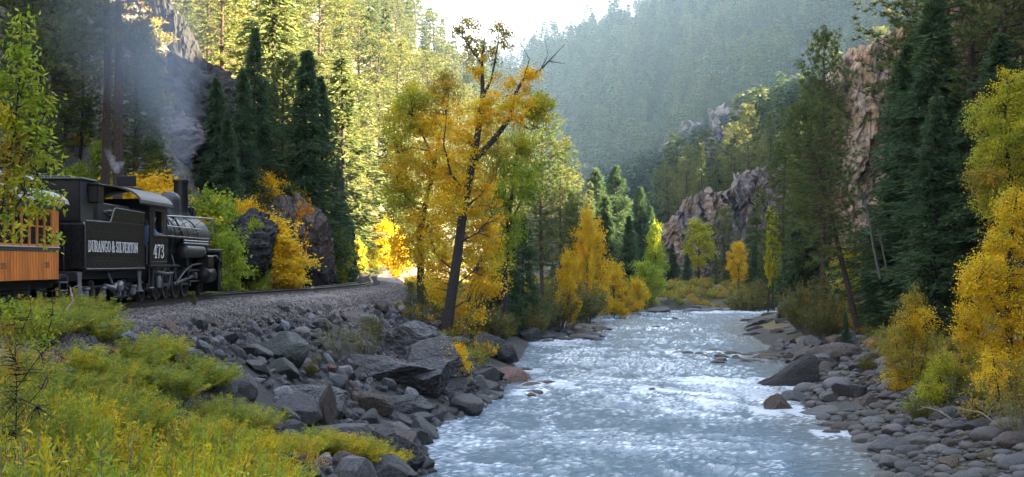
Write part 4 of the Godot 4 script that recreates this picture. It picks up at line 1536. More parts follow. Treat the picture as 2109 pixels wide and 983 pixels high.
	portrait("willow_shrub", "low green and olive willow shrub over the shore stones", "shrub", 46, [
		[V2([1945, 860, 1940, 810, 1935, 760, 1938, 725]), [.05, .04, .025, .01], 0, 0], [V2([1948, 860, 1975, 800, 1990, 750]), [.04, .03, .01], 0, .5], [V2([1942, 860, 1910, 810, 1895, 790]), [.04, .03, .01], 0, -.5]],
		[[1940, 750, 34, 30, LIME, 30, 0], [1915, 800, 36, 36, LIME, 36, -.3], [1960, 800, 46, 44, DULL, 44, .2], [1992, 760, 34, 44, OLIVE, 34, .3], [1925, 845, 34, 30, GREEN, 24, 0], [1890, 838, 22, 26, GREEN, 16, 0], [1985, 840, 46, 36, DULL, 28, .2]], 76, .06, .14)
	portrait("willow_shrub", "half-bare orange brown shrub hanging over the cobbles", "shrub", 40, [
		[V2([2075, 890, 2060, 820, 2050, 760, 2040, 700]), [.05, .035, .02, .008], 0, 0], [V2([2080, 890, 2100, 810, 2110, 750]), [.04, .03, .01], 0, .5], [V2([2070, 890, 2025, 850, 1990, 830]), [.03, .02, .008], 0, -.5], [V2([2075, 880, 2040, 860, 2010, 880]), [.02, .014, .006], 0, .3], [V2([2085, 880, 2090, 840, 2070, 790]), [.03, .02, .006], 0, -.4]],
		[[2045, 760, 46, 46, AMBER, 34, 0], [2100, 770, 40, 50, OLIVE, 34, .2], [2075, 825, 50, 40, OLIVE, 26, -.2], [2015, 835, 40, 26, OLIVE, 16, 0], [2100, 860, 40, 30, DULL, 16, 0]], 56, .06, .14)
	# left edge: a young poplar close to the camera
	slim = .5
	portrait("poplar_sapling", "young poplar with large green and yellow leaves close before the coach", "tree", 15, [
		[V2([-60, 900, -45, 700, -12, 500, 26, 300, 42, 140, 44, 50]), [.03, .026, .022, .016, .010, .004], 0, 0],
		[V2([22, 340, 60, 400, 100, 412, 150, 415]), [.012, .009, .006, .002], 0, -.3], [V2([30, 430, 70, 360, 100, 320]), [.016, .01, .004], 0, .2], [V2([32, 350, 65, 280, 90, 230, 100, 190]), [.015, .01, .006, .003], 0, .1], [V2([36, 280, 10, 220, -10, 180]), [.014, .01, .004], 0, 0], [V2([40, 200, 62, 140, 75, 110]), [.01, .006, .003], 0, -.1], [V2([-5, 470, -8, 420, -20, 400]), [.016, .01, .004], 0, .2], [V2([24, 330, 60, 400, 104, 480]), [.008, .005, .002], 0, .2]],
		[[44, 60, 9, 28, GREEN, 7, 0], [45, 115, 24, 30, GREEN, 14, 0], [58, 150, 18, 24, GREEN, 8, -.1], [2, 165, 28, 32, GREEN, 16, 0], [50, 205, 30, 32, GREEN, 18, .1], [80, 215, 20, 22, GREEN, 9, .1], [8, 240, 34, 40, LIME, 24, 0], [60, 275, 36, 36, GREEN, 22, .1], [18, 315, 42, 40, OLIVE, 28, 0], [78, 330, 24, 30, GREEN, 10, .2], [3, 385, 34, 34, OLIVE, 13, .1], [50, 380, 40, 34, LIME, 15, 0], [96, 405, 26, 12, GREEN, 5, -.2], [126, 416, 18, 7, LIME, 3, -.3], [-4, 440, 26, 30, GREEN, 8, .1], [60, 440, 30, 20, LIME, 6, 0], [88, 490, 22, 12, GREEN, 3, .2], [18, 480, 18, 12, LIME, 3, .1]], 17, .085, .075)
	portrait("poplar_sapling", "thin leafless-stemmed bush with amber leaf tips beside the coach wheels", "shrub", 16.5, [
		[V2([20, 930, 34, 820, 30, 700, 30, 620]), [.012, .009, .006, .003], 0, 0], [V2([34, 800, 80, 730, 130, 690, 160, 640]), [.008, .006, .004, .002], 0, .2], [V2([38, 760, 10, 700, 0, 650]), [.007, .005, .002], 0, 0], [V2([36, 860, 90, 800, 125, 790]), [.007, .005, .002], 0, -.2], [V2([80, 730, 100, 650, 96, 600]), [.01, .006, .002], .1, .2], [V2([40, 820, 84, 835, 120, 828]), [.01, .007, .002], 0, -.3], [V2([36, 700, 60, 640, 52, 590]), [.01, .006, .002], 0, .1]],
		[[30, 640, 40, 22, GREEN, 22, 0], [85, 650, 34, 18, GREEN, 14, .1], [20, 690, 34, 28, OLIVE, 26, 0], [70, 700, 44, 28, GREEN, 20, 0], [20, 750, 34, 34, OLIVE, 24, .1], [70, 770, 40, 34, DULL, 14, .1], [20, 820, 34, 34, DULL, 20, 0], [70, 850, 44, 40, DULL, 16, 0], [15, 890, 40, 40, DULL, 18, 0]], 14, .06, .07)
	slim = 1.0

func build_shrubs() -> void:
	rng.seed = 7100
	var t_yellow := [generic_tree(1500, LEMON, 5.0, 1.7, .12, 150, 46, .15), generic_tree(1501, GOLD, 8.0, 2.0, .3, 170, 44, .19)]
	var t_lime := [generic_tree(1510, LIME, 6.0, 1.9, .2, 150, 44, .17), generic_tree(1511, LIME, 9.0, 2.2, .35, 170, 42, .2)]
	var t_green := [generic_tree(1520, GREEN, 5.0, 1.9, .1, 160, 46, .16)]
	var t_rust := [generic_tree(1530, RUST, 3.4, 1.6, .15, 130, 44, .14), generic_tree(1531, AMBER, 3.6, 1.7, .15, 130, 44, .14)]
	var t_dim := [generic_tree(1560, DIMGOLD, 8.0, 2.0, .3, 190, 60, .15), generic_tree(1561, DIMGOLD, 5.0, 1.8, .15, 170, 60, .13)]
	var t_dull := [bush_mesh(1540, BRUSH, 3.0, 1.9, 110, 46, .17, .06), bush_mesh(1541, BRUSH, 3.2, 1.8, 110, 46, .17, .06)]
	var bare := bush_mesh(1550, DULL, 2.4, 1.4, 60, 8, .12, .04)
	#  mesh, px, top py, depth, base py, width factor, label, category
	var list := [
		[t_yellow[0], 570, 422, 62, 600, 1.5, "brilliant yellow rounded bush against the dark rock beside the track", "shrub"],
		[t_yellow[0], 590, 480, 62.5, 598, 1.2, "smaller yellow bush tucked behind the brilliant rounded one", "shrub"],
		[t_green[0], 430, 375, 58, 600, 1.0, "green leafy shrub rising behind the locomotive's smokebox", "shrub"],
		[t_green[0], 470, 465, 56, 598, .9, "green shrub in front of the pilot at the rock foot", "shrub"],
		[t_green[0], 405, 400, 62, 600, .8, "taller green shrub between smokestack and rock", "shrub"],
		[t_lime[0], 690, 462, 82, 578, 1.1, "yellow-green bush at the foot of the brown buttress", "shrub"],
		[t_lime[0], 672, 500, 79, 582, .7, "smaller yellow-green bush before the brown buttress", "shrub"],
		[t_rust[1], 545, 345, 76, 420, .9, "orange scrub oak above the brilliant yellow bush", "shrub"],
		[t_rust[0], 605, 385, 80, 440, .7, "rust red scrub oak on the brown rock shoulder", "shrub"],
		[t_rust[1], 520, 330, 78, 410, 1.0, "amber scrub oak below the dark firs", "shrub"],
		[t_rust[1], 297, 345, 56, 420, 1.3, "amber scrub oak behind the cab roof", "shrub"],
		[t_rust[0], 270, 350, 57, 420, .8, "orange scrub oak behind the roof hatch", "shrub"],
		[t_lime[0], 590, 300, 82, 385, 1.2, "lime green oak bush under the dark paired firs", "shrub"],
		[t_lime[0], 545, 300, 84, 380, 1.0, "yellowing oak bush beside the lime green one", "shrub"],
		[t_green[0], 215, 270, 58, 390, .8, "light green shrub behind the doghouse of the tender", "shrub"],
		[t_green[0], 160, 325, 57, 420, .9, "dark green shrub behind the coach roof", "shrub"],
		[t_lime[0], 320, 320, 60, 420, .8, "yellow-green shrub behind the steam dome", "shrub"],
		[t_dim[0], 1208, 415, 124, 580, .36, "golden tree lit by the sun between the pine and the firs", "tree"],
		[t_dim[1], 1216, 430, 128, 560, .7, "slim golden bush behind the sunlit golden tree", "tree"],
		[t_dim[1], 1172, 500, 108, 600, .5, "yellow bush below the tall pine at the river", "shrub"],
		[t_dim[1], 1265, 530, 138, 605, .9, "amber crooked tree at the river bend", "tree"],
		[t_dim[1], 1312, 566, 150, 616, 1.0, "small bright yellow bush at the river bend", "shrub"],
		[t_green[0], 1330, 530, 160, 600, 1.4, "green bush beneath the sunlit firs at the bend", "shrub"],
		[t_green[0], 1350, 450, 190, 600, .55, "yellow-green tree at the end of the fir row", "tree"],
		[t_lime[1], 1440, 446, 205, 610, 1.1, "pale yellow poplar in front of the pinkish cliff", "tree"],
		[t_dim[0], 1520, 492, 178, 610, .9, "small golden poplar before the cliff's right end", "tree"],
		[t_lime[1], 1592, 420, 140, 600, .45, "thin golden poplar behind the leaning conifer", "tree"],
		[t_lime[0], 1748, 495, 100, 590, 1.0, "lime yellow shrub glowing between the dark right-hand firs", "shrub"],
		[t_dull[1], 1672, 560, 92, 705, 1.0, "tall olive willow hanging over the far shore crag", "shrub"],
		[t_dull[1], 1700, 600, 84, 712, .9, "olive willow beside the leaning trunk", "shrub"],
		[t_dull[0], 1650, 610, 98, 690, .9, "dull green willow over the dark shore rocks", "shrub"],
		[t_lime[0], 770, 500, 130, 552, 1.0, "sunlit yellow-green bush where the track bends out of sight", "shrub"],
		[t_yellow[0], 800, 440, 140, 550, 1.1, "sunlit golden bush beyond the track bend", "shrub"],
		[t_yellow[0], 820, 470, 120, 560, .8, "sunlit gold bush behind the broad cottonwood", "shrub"],
		[t_lime[0], 740, 490, 118, 552, .8, "sunlit bush beside the rock pillar", "shrub"],
		[t_dull[0], 1005, 622, 84, 690, 1.3, "rounded dull green willow at the cottonwood's foot", "shrub"],
		[t_dull[1], 1040, 635, 90, 690, 1.0, "olive willow with yellow tips beside the dull green one", "shrub"],
		[t_dull[0], 1150, 560, 110, 672, 1.4, "large grey green willow leaning over the river bend", "shrub"],
		[t_dull[0], 1110, 600, 104, 675, 1.2, "grey green willow under the tall pine", "shrub"],
		[t_dull[0], 1090, 622, 98, 680, 1.1, "low grey green willow above the dark shelf rock", "shrub"],
		[t_dull[0], 1195, 585, 124, 660, 1.2, "grey green willow at the water before the amber tree", "shrub"],
		[t_dull[0], 1380, 585, 176, 626, 1.2, "grey willow on the far spit under the cliff", "shrub"],
		[t_dull[1], 1270, 590, 150, 632, 1.0, "olive willow under the amber crooked tree", "shrub"],
		[t_dull[1], 1425, 590, 180, 624, 1.0, "tan willow on the far spit near the poplar", "shrub"],
		[t_dull[0], 1345, 595, 168, 628, 1.2, "dark willow at the end of the left shore", "shrub"],
		[t_dull[1], 1545, 570, 160, 640, 1.1, "rusty willow behind the far spit boulders", "shrub"],
		[t_rust[1], 936, 702, 54.5, 760, .95, "small bright amber bush growing from the bedrock point", "shrub"],
		[bare, 700, 650, 49, 770, 1.2, "nearly bare grey shrub among the slope rocks", "shrub"],
		[bare, 745, 640, 52, 720, 1.0, "grey twiggy shrub above the bedrock hump", "shrub"],
		[bare, 650, 720, 45, 790, .9, "sparse twiggy green shrub above the flat slab", "shrub"],
		[t_dull[0], 640, 740, 42.5, 800, .7, "small green willow growing between the slope rocks", "shrub"],
		[t_dull[0], 770, 640, 56, 700, .5, "little green bush at the top of the bedrock", "shrub"],
		[t_dull[1], 400, 625, 43, 662, .4, "thin yellow weed on the ballast shoulder", "weed"],
		[t_green[0], 462, 400, 61, 470, .9, "green oak scrub crowning the dark buttress", "shrub"],
		[t_rust[1], 505, 400, 63, 470, .7, "orange scrub crowning the dark buttress beside the green one", "shrub"],
		[t_green[0], 525, 440, 60, 540, .6, "small green bush in the cleft before the brilliant yellow bush", "shrub"],
		[t_rust[0], 628, 395, 75, 470, .5, "rust scrub crowning the brown buttress", "shrub"],
		[t_lime[0], 645, 420, 76, 520, .6, "thin yellow-green shrub clinging to the brown buttress", "shrub"],
		[t_green[0], 600, 370, 78, 450, .9, "dark green shrub atop the brown buttress", "shrub"],
		[t_dull[0], 1895, 815, 43.5, 872, .9, "low dull shrub behind the black block", "shrub"],
		[t_dull[1], 2010, 830, 40.5, 905, 1.1, "brownish shrub down on the cobbles", "shrub"],
		[t_dull[0], 1785, 730, 60, 800, 1.0, "dull green shrub above the dark slanting slab", "shrub"],
		[bare, 2060, 850, 38, 945, 1.2, "grey bare brush above the near cobbles", "shrub"],
		[bare, 2100, 800, 37, 950, 1.2, "grey bare brush at the edge of the cobbles", "shrub"],
		[t_dull[0], 1830, 760, 58, 820, .8, "dull willow behind the dark slanting slab", "shrub"],
	]
	for e in list:
		var x := px_x(e[1], e[3])
		var gy := ground(x, e[3])
		var by: float = EYE - (e[4] - HOR) / F * e[3]
		var p := Vector3(x, gy if absf(gy - by) < 2.5 else minf(by, gy + 1.0) if by > gy else gy, -e[3])
		var h: float = EYE + (HOR - e[2]) / F * e[3] - p.y
		var full: float = (e[0][1] as ArrayMesh).get_aabb().end.y
		var k := clampf(h / full, .15, 4.0)
		var shrub: bool = e[7] != "tree"
		plant("poplar_tree" if not shrub else "weed" if e[7] == "weed" else "shrub", e[0], p, Vector3(k * e[5], k, k * e[5]), e[6], e[7], "", ["trunk", "crown"] if not shrub else ["stem", "foliage"], M.bark if not shrub else M.twig)
	# --- the willow thicket in the foreground
	var gold_green := [[Color(.19, .28, .02), .46], [Color(.31, .35, .02), .30], [Color(.60, .42, .012), .18], [Color(.58, .27, .015), .06]]
	var green_ := [[Color(.17, .23, .025), .52], [Color(.25, .29, .025), .33], [Color(.48, .35, .015), .15]]
	var yellow_ := [[Color(.42, .38, .02), .45], [Color(.60, .42, .012), .4], [Color(.27, .30, .02), .15]]
	var wil := [bush_mesh(1600, gold_green, 2.4, 1.35, 140, 120, .105, .022), bush_mesh(1601, green_, 2.4, 1.4, 130, 115, .105, .022), bush_mesh(1602, yellow_, 2.2, 1.35, 130, 115, .10, .022), bush_mesh(1603, gold_green, 2.0, 1.3, 110, 92, .09, .019), bush_mesh(1604, green_, 2.6, 1.3, 130, 110, .105, .022)]
	var spots := [[140, 30, 712, 4], [235, 27, 765, 3], [300, 28, 800, 1], [360, 29, 822, 4], [190, 31, 735, 1], [60, 29, 700, 1], [450, 29.5, 858, 1], [530, 31.5, 890, 3], [115, 28, 700, 1], [200, 29, 750, 4], [65, 26, 715, 4], [270, 29, 780, 1], [320, 31, 810, 0], [375, 31, 830, 1], [430, 32, 862, 1], [30, 23, 730, 1], [120, 24, 745, 4], [200, 24.5, 760, 1], [285, 25, 785, 0], [370, 25.5, 812, 3], [450, 27, 838, 0], [530, 29, 858, 2], [600, 31, 885, 0], [690, 33.5, 878, 2], [745, 34, 872, 3], [785, 34.4, 905, 2], [655, 33, 900, 0], [0, 19, 790, 4], [90, 19.5, 800, 1], [180, 20, 815, 0], [270, 20.5, 835, 3], [355, 21, 850, 2], [440, 22, 862, 0], [515, 24, 880, 2], [580, 27, 905, 3], [60, 16, 870, 1], [165, 16.5, 880, 3], [265, 17, 885, 2], [365, 17.5, 895, 0], [460, 18.5, 910, 2], [545, 20, 925, 0], [610, 23, 935, 3], [110, 13.5, 930, 4], [230, 14, 930, 0], [345, 14.5, 935, 2], [450, 15, 945, 3], [540, 16.5, 955, 2], [0, 13, 900, 1]]
	wil.append(bush_mesh(1605, [[Color(.58, .33, .012), .6], [Color(.6, .44, .012), .3], [Color(.3, .3, .02), .1]], 2.4, 1.0, 46, 40, .10, .024))
	wil.append(bush_mesh(1606, [[Color(.17, .2, .03), .7], [Color(.3, .22, .04), .3]], 2.4, 1.0, 70, 12, .09, .02))
	spots.append_array([[250, 26, 770, 5], [410, 26.5, 830, 5], [160, 22, 800, 6], [330, 22, 840, 5], [500, 23, 875, 5], [225, 18, 850, 6], [420, 18, 890, 5], [300, 15, 915, 5], [100, 17, 850, 5], [620, 30, 890, 5], [720, 33.5, 880, 5], [330, 27, 800, 6], [40, 15, 890, 6], [20, 27, 660, 1], [50, 24, 690, 5], [100, 27, 690, 4], [165, 26, 735, 0], [10, 20, 730, 4], [70, 21, 760, 0], [150, 22.5, 775, 2], [215, 23.5, 785, 1], [20, 17.5, 800, 5], [480, 25, 865, 6], [570, 22, 915, 5]])
	var hue := ["gold-flecked green", "green", "mostly yellow", "low gold-flecked", "tall green", "sparse amber", "dry twiggy"]
	for i in spots.size():
		var e: Array = spots[i]
		var x := px_x(e[0], e[1])
		var p := Vector3(x, ground(x, e[1]) - .05, -e[1])
		var h: float = EYE + (HOR - e[2]) / F * e[1] - p.y
		var k := clampf(h / 2.5, .35, 1.5)
		var row := "at the upper edge" if e[1] > 27.5 and e[0] < 480 else "at the river end" if e[0] > 480 and e[1] > 22 else "in mid-thicket" if e[1] > 18 else "in the front row"
		var near := "below the coach" if e[0] < 130 else "below the tender" if e[0] < 300 else "below the locomotive" if e[0] < 460 else "below the flat dark slab" if e[0] < 660 else "by the black wet boulder"
		plant("willow_bush", wil[e[3]], p, Vector3(maxf(k, .7), k, maxf(k, .7)), "%s willow bush %s, %s" % [hue[e[3]], row, near], "bush", "willow bushes of the foreground thicket", ["stem", "foliage"], M.twig)

func build_near_conifers() -> void:
	rng.seed = 7200
	# kind, variant, px, depth, top py, width, label
	var list := [
		["p", 4, 205, 54, -330, .9, "tall pine with bare dark trunk rising behind the tender, farther from the locomotive"],
		["p", 4, 238, 52, -360, .95, "tall pine with the thickest bare trunk rising behind the tender"],
		["p", 2, 100, 58, -160, 1.0, "dark pine behind the coach roof filling the upper corner"],
		["p", 3, 20, 50, -220, 1.0, "dark pine at the frame edge behind the young poplar"],
		["p", 0, 150, 66, -60, 1.0, "shaded pine farther back between the bare trunks and the coach"],
		["p", 3, 70, 58, -90, 1.2, "shaded pine above the coach roof, thick with needles"],
		["p", 2, 165, 61, 60, 1.2, "shaded pine low between the coach and the two bare trunks"],
		["p", 3, 275, 60, 60, 1.1, "shaded pine just beyond the thickest bare trunk"],
		["p", 2, 305, 65, 130, 1.0, "shaded pine in the smoke beside the grey rock slope"],
		["p", 3, 215, 66, -20, 1.2, "shaded pine filling the gap behind the two bare trunks"],
		["p", 2, 120, 63, -10, 1.2, "shaded pine uphill of the coach's clerestory"],
		["p", 3, 20, 60, 40, 1.2, "shaded pine at the frame edge uphill of the coach"],
		["f", 1, 60, 63, 40, 1.0, "shaded fir behind the young poplar's tip"],
		["p", 3, 285, 58, 130, 1.1, "bushy dark pine behind the cab roof in the smoke"],
		["f", 2, 320, 62, 215, 1.0, "small dark fir under the smoke plume"],
		["p", 1, 130, 60, 150, 1.1, "shaded pine low behind the coach and tender"],
		["f", 0, 180, 62, 200, 1.0, "dark fir between the two bare pine trunks and the coach"],
		["p", 2, 250, 72, 20, 1.0, "hazy pine uphill of the thick bare trunk"],
		["p", 1, 330, 96, -60, .9, "pine on the hill crest at the top of the smoke"],
		["f", 0, 445, 70, 150, 1.0, "dark spruce left of the tall shaded spruce group"],
		["f", 2, 468, 66, 235, 1.1, "leaning dark fir over the rock buttress"],
		["f", 1, 525, 78, 50, .95, "tallest shaded spruce with a narrow pointed top"],
		["f", 0, 500, 75, 130, .9, "shaded spruce leaning on the tallest one"],
		["p", 3, 585, 82, 118, .95, "shaded brownish pine between spruce and paired firs"],
		["f", 2, 632, 79, 88, 1.1, "dark fir with a visible black trunk at the edge of the sunlight"],
		["f", 1, 660, 83, 150, 1.0, "dark fir just beyond the black-trunked one at the sunlight's edge"],
		["f", 0, 560, 88, 160, 1.0, "shaded fir behind the spruce group"],
		["f", 3, 695, 90, 330, .8, "low dark fir by the rock pillar"],
		["p", 0, 1120, 107, 236, .85, "tall straight pine by the river with sunlit top and shaded foot"],
		["f", 0, 1045, 96, 430, 1.1, "dark spruce in the shade behind the green cottonwood"],
		["f", 1, 1078, 100, 440, 1.1, "shaded spruce between the green cottonwood and the tall pine"],
		["f", 2, 1020, 92, 500, 1.2, "low dark spruce behind the cottonwood trunk"],
		["F", 0, 1228, 200, 338, 1.35, "sunlit fir with the leftmost top of the bend row"],
		["f", 2, 1215, 190, 370, 1.0, "narrow sunlit fir before the bend row"],
		["F", 1, 1268, 205, 337, 1.35, "broad sunlit fir in the middle of the bend row"],
		["F", 0, 1318, 212, 378, 1.35, "sunlit fir at the end of the bend row by the yellow-green tree"],
		["f", 2, 1290, 222, 400, 1.0, "shorter fir half hidden in the bend row"],
		["p", 1, 1170, 150, 350, .9, "sunlit pine behind the golden tree"],
		["p", 3, 1155, 128, 290, .9, "sunlit pine touching the tall straight river pine"],
		["p", 3, 845, 66, 588, .9, "young dark pine at the edge of the rock slope"],
		["p", 3, 870, 69, 610, .9, "smaller young pine between the slope and the cottonwood"],
		["f", 0, 1925, 80, -30, 1.25, "great dark fir filling the right bank, broadest of them"],
		["f", 1, 1893, 88, 40, 1.1, "dark fir between the broadest fir and the rock spire"],
		["p", 2, 1905, 100, -120, 1.2, "tall dark pine above the broadest fir"],
		["p", 0, 2000, 84, -260, 1.1, "tall bare-trunked pine rising over the yellow-green poplar"],
		["f", 3, 1995, 74, 200, 1.2, "dark fir under the tall bare-trunked pine"],
		["f", 0, 1930, 72, 180, 1.1, "dark spruce nearest the river beside the yellow-olive shrub"],
		["f", 1, 2060, 70, 60, 1.25, "dark fir behind the yellow-green poplar"],
		["f", 2, 2110, 60, 250, 1.0, "dark fir between the two shore poplars at the frame edge"],
		["p", 1, 1945, 92, -180, 1.0, "dark pine between the tall bare-trunked one and the spire"],
		["p", 3, 2060, 78, -220, 1.1, "dark pine at the top corner over the orange rock wall"],
		["f", 1, 1850, 82, 330, 1.1, "dark low spruce in front of the rock spire's foot"],
		["f", 2, 1800, 86, 480, 1.2, "shaded spruce beside the lime yellow shrub"],
		["f", 0, 1742, 74, 640, 1.2, "small green spruce on the shore behind the grey boulders"],
		["p", 0, 1698, 102, 66, .62, "pine with rounded top beside the rock spire"],
		["p", 2, 1700, 112, 170, 1.0, "pine with sunlit tip before the hazy mountain"],
		["f", 2, 1665, 118, 260, 1.0, "dark fir behind the leaning conifer"],
		["p", 1, 1620, 135, 300, 1.0, "pine at the edge of the hazy valley"],
		["p", 1, 1582, 142, 470, 1.0, "slim dark pine on the far shore with bare stem"],
		["F", 0, 1248, 192, 395, 1.3, "full dark fir filling the bend row behind the golden tree"],
		["F", 1, 1178, 132, 385, 1.1, "full green fir between the river pine and the slim golden tree"],
		["F", 0, 1246, 150, 430, 1.2, "green fir between the slim golden tree and the amber tree"],
		["F", 2, 1295, 165, 440, 1.2, "green fir above the small bright yellow bush at the bend"],
		["F", 2, 1340, 200, 420, 1.3, "narrow full fir at the end of the bend row"],
		["F", 1, 1385, 196, 500, 1.3, "dark fir on the far spit at the cliff's river edge"],
		["F", 3, 1415, 200, 520, 1.2, "low dark fir on the far spit under the cliff"],
		["F", 0, 1570, 166, 520, 1.3, "dark fir on the shore where the river turns away"],
		["F", 1, 1540, 186, 540, 1.2, "small dark fir behind the grey spit boulder"],
		["F", 0, 1868, 84, 70, 1.0, "dark fir hiding the right side of the rock spire"],
		["f", 1, 1475, 188, 520, 1.3, "small fir before the cliff beside the pale poplar"],
		["F", 0, 1500, 196, 500, 1.3, "fir between pale and golden poplars"],
		["F", 2, 1555, 175, 500, 1.3, "fir behind the golden poplar"],
		["p", 0, 1465, 250, 410, 1.0, "pine on the cliff's shoulder"],
		["p", 3, 1495, 215, 430, 1.0, "bushy pine growing from the cliff face"],
		["f", 1, 1545, 225, 440, 1.0, "dark fir at the foot of the cliff's right end"],
		["f", 0, 1610, 160, 430, 1.0, "dark fir on the steep far shore"],
		["f", 1, 1640, 150, 480, 1.0, "shaded fir above the tall shore crag"],
	]
	for e in list:
		var d: float = e[3]
		var x := px_x(e[2], d)
		var gy := ground(x, d)
		var p := Vector3(x, gy - .2, -d)
		var top: float = EYE + (HOR - e[4]) / F * d
		var h := clampf(top - p.y, 2.5, 34.0)
		var near := d < 145
		if e[0] == "p":
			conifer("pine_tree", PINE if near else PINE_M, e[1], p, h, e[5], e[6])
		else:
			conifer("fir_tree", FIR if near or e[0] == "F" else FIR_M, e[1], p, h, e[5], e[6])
		placed.append([x, d])
	var sx := []
	var sc := []
	for k in 22:
		var d := 34.0 + k * 2.4
		var x := maxf(look(XR, d) + 11.0 + (k * 37 % 11), (2240 - CX) / F * d)
		var q := (12.0 + (k * 53 % 9)) / 18.0
		sx.append(Transform3D(turned(k * 1.7, Vector3(q, q, q)), Vector3(x, ground(x, d) - .3, -d)))
		sc.append(Color.WHITE)
	scatter("slope_forest", FIR[1][0][1], M.needle, sx, sc)
	# the conifer that leans over the river
	var b := at(1772, 702, 83)
	b.y = ground(b.x, 83) - .2
	var t := at(1652, 215, 83)
	var dv := t - b
	var o := conifer("pine_tree", PINE, 0, b, dv.length(), .85, "leaning dark conifer with a curved bare trunk over the far shore")
	var up := dv.normalized()
	var s: float = dv.length() / 20.0
	var rgt := up.cross(Vector3.BACK).normalized()
	o.basis = Basis(rgt, up, rgt.cross(up)) * Basis.from_scale(Vector3(s * 1.05, s, s * 1.05))

func clear_of(x: float, d: float, gap: float) -> bool:
	for q in placed:
		if absf(q[0] - x) < gap and absf(q[1] - d) < gap * 1.6:
			return false
	return true

func build_forest() -> void:
	rng.seed = 7300
	# --- the sunlit slope beyond the shaded group
	var cand := []
	for i in 9000:
		var d := rnd(100, 440)
		var x := rnd(-110, 40)
		var px := CX + x / d * F
		if px < 300 or px > 1190 or x > look(TOE, d) + .5:
			continue
		if d < 118 and x > look(TOE, d) - 4.0:
			continue
		cand.append([d, x, px])
	cand.sort_custom(func(a, b): return a[0] < b[0])
	var np := 0
	for e in cand:
		var d: float = e[0]
		var x: float = e[1]
		if not clear_of(x, d, 4.0 + d * .008):
			continue
		placed.append([x, d])
		var g := ground(x, d)
		var base_py := HOR - (g - EYE) / d * F
		if base_py < -40:
			continue
		np += 1
		if np > 330:
			break
		var h := rnd(12, 24) * (0.75 if d < 150 and rng.randf() < .4 else 1.0)
		var pine := rng.randf() < .55
		var px: float = e[2]
		var zone := "low on the slope" if base_py > 430 else "midway up the slope" if base_py > 270 else "high on the slope" if base_py > 120 else "near the crest"
		var over := "above the locomotive" if px < 480 else "beyond the shaded spruces" if px < 620 else "above the rock pillar" if px < 730 else "above the track bend" if px < 850 else "behind the broad cottonwood" if px < 950 else "behind the forked trunk" if px < 1060 else "behind the river pine"
		var sz := "short" if h < 13.5 else "tall" if h > 18 else "mid-sized"
		var lab := "%s sunlit %s %s %s" % [sz, "pine" if pine else "fir", zone, over]
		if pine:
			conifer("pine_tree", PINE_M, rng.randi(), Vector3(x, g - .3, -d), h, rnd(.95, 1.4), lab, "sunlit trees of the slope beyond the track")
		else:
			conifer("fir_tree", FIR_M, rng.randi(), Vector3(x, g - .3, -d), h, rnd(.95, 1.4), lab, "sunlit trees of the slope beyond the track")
	# --- the far bank and the hill over the cliff
	cand = []
	for i in 4000:
		var d := rnd(125, 400)
		var x := rnd(20, 190)
		var px := CX + x / d * F
		if px < 1340 or px > 2140:
			continue
		var sr := x - (look(XR, d) if d < 148 else 31.0)
		if sr < 5.0 or (d > 150 and d < 232 and px < 1560) or (d > 228 and d < 242 and px < 1640):
			continue
		if d >= 150 and d < 178:
			continue
		cand.append([d, x, px])
	cand.sort_custom(func(a, b): return a[0] < b[0])
	np = 0
	for e in cand:
		var d: float = e[0]
		var x: float = e[1]
		if not clear_of(x, d, 3.0 + d * .006):
			continue
		placed.append([x, d])
		var g := ground(x, d)
		if HOR - (g - EYE) / d * F < -20:
			continue
		np += 1
		if np > 150:
			break
		var h := rnd(9, 18)
		var pine := rng.randf() < .5
		var zone := "beyond the leaning conifer" if d < 200 else "on the cliff hill" if d < 270 else "on the ridge" if d < 330 else "beyond the ridge"
		var sz := "short" if h < 12 else "tall" if h > 15.5 else "mid-sized"
		var over := "over the pale poplar" if e[2] < 1480 else "over the golden poplar" if e[2] < 1570 else "behind the leaning conifer's tip" if e[2] < 1660 else "beside the rock spire" if e[2] < 1780 else "behind the dark firs"
		var lab := "%s shaded %s %s, %s" % [sz, "pine" if pine else "fir", zone, over]
		if pine:
			conifer("pine_tree", PINE_M, rng.randi(), Vector3(x, g - .3, -d), h, rnd(.85, 1.25), lab, "shaded trees over the cliff")
		else:
			conifer("fir_tree", FIR_M, rng.randi(), Vector3(x, g - .3, -d), h, rnd(.85, 1.25), lab, "shaded trees over the cliff")
	# --- the far mountain: the trees that show largest one by one, the rest as one forest
	var all := []
	var cell := {}
	for i in 60000:
		var d := rnd(330, 815)
		var x := rnd(-170, 330)
		var px := CX + x / d * F
		if px < 640 or px > 2160 or (x < look(TOE, d) + 4.0 and d < 430):
			continue
		if d < 400 and x < 40:
			continue
		var key := Vector2i(int(x / 6.4), int(d / 7.2))
		if cell.has(key):
			continue
		var dens := n_big.get_noise_2d(x * 1.3, d * 1.3)
		if dens < -.3:
			continue
		cell[key] = true
		if d > 425 and d < 484 and px > 1372 and px < 1605 and (d > 474 or rng.randf() < .8) or d > 545 and d < 594 and px > 1440 and px < 1500 or d > 520 and d < 566 and px > 1650 and px < 1755:
			continue
		var g := ground(x, d)
		if HOR - (g - EYE) / d * F < -60:
			continue
		var h := rnd(10, 19) * (1.0 + dens * .5) if rng.randf() < .7 else rnd(18, 27)
		var py := HOR - (g - EYE) / d * F
		all.append([h / d if px < 2000 and py > 0 else 0.0, x, g, d, h, px, py])
	all.sort_custom(func(p, q): return p[0] > q[0])
	var wood := mass("mountain_forest")
	var xf := [[], [], [], [], [], []]
	var col := [[], [], [], [], [], []]
	var count := [0, 0]
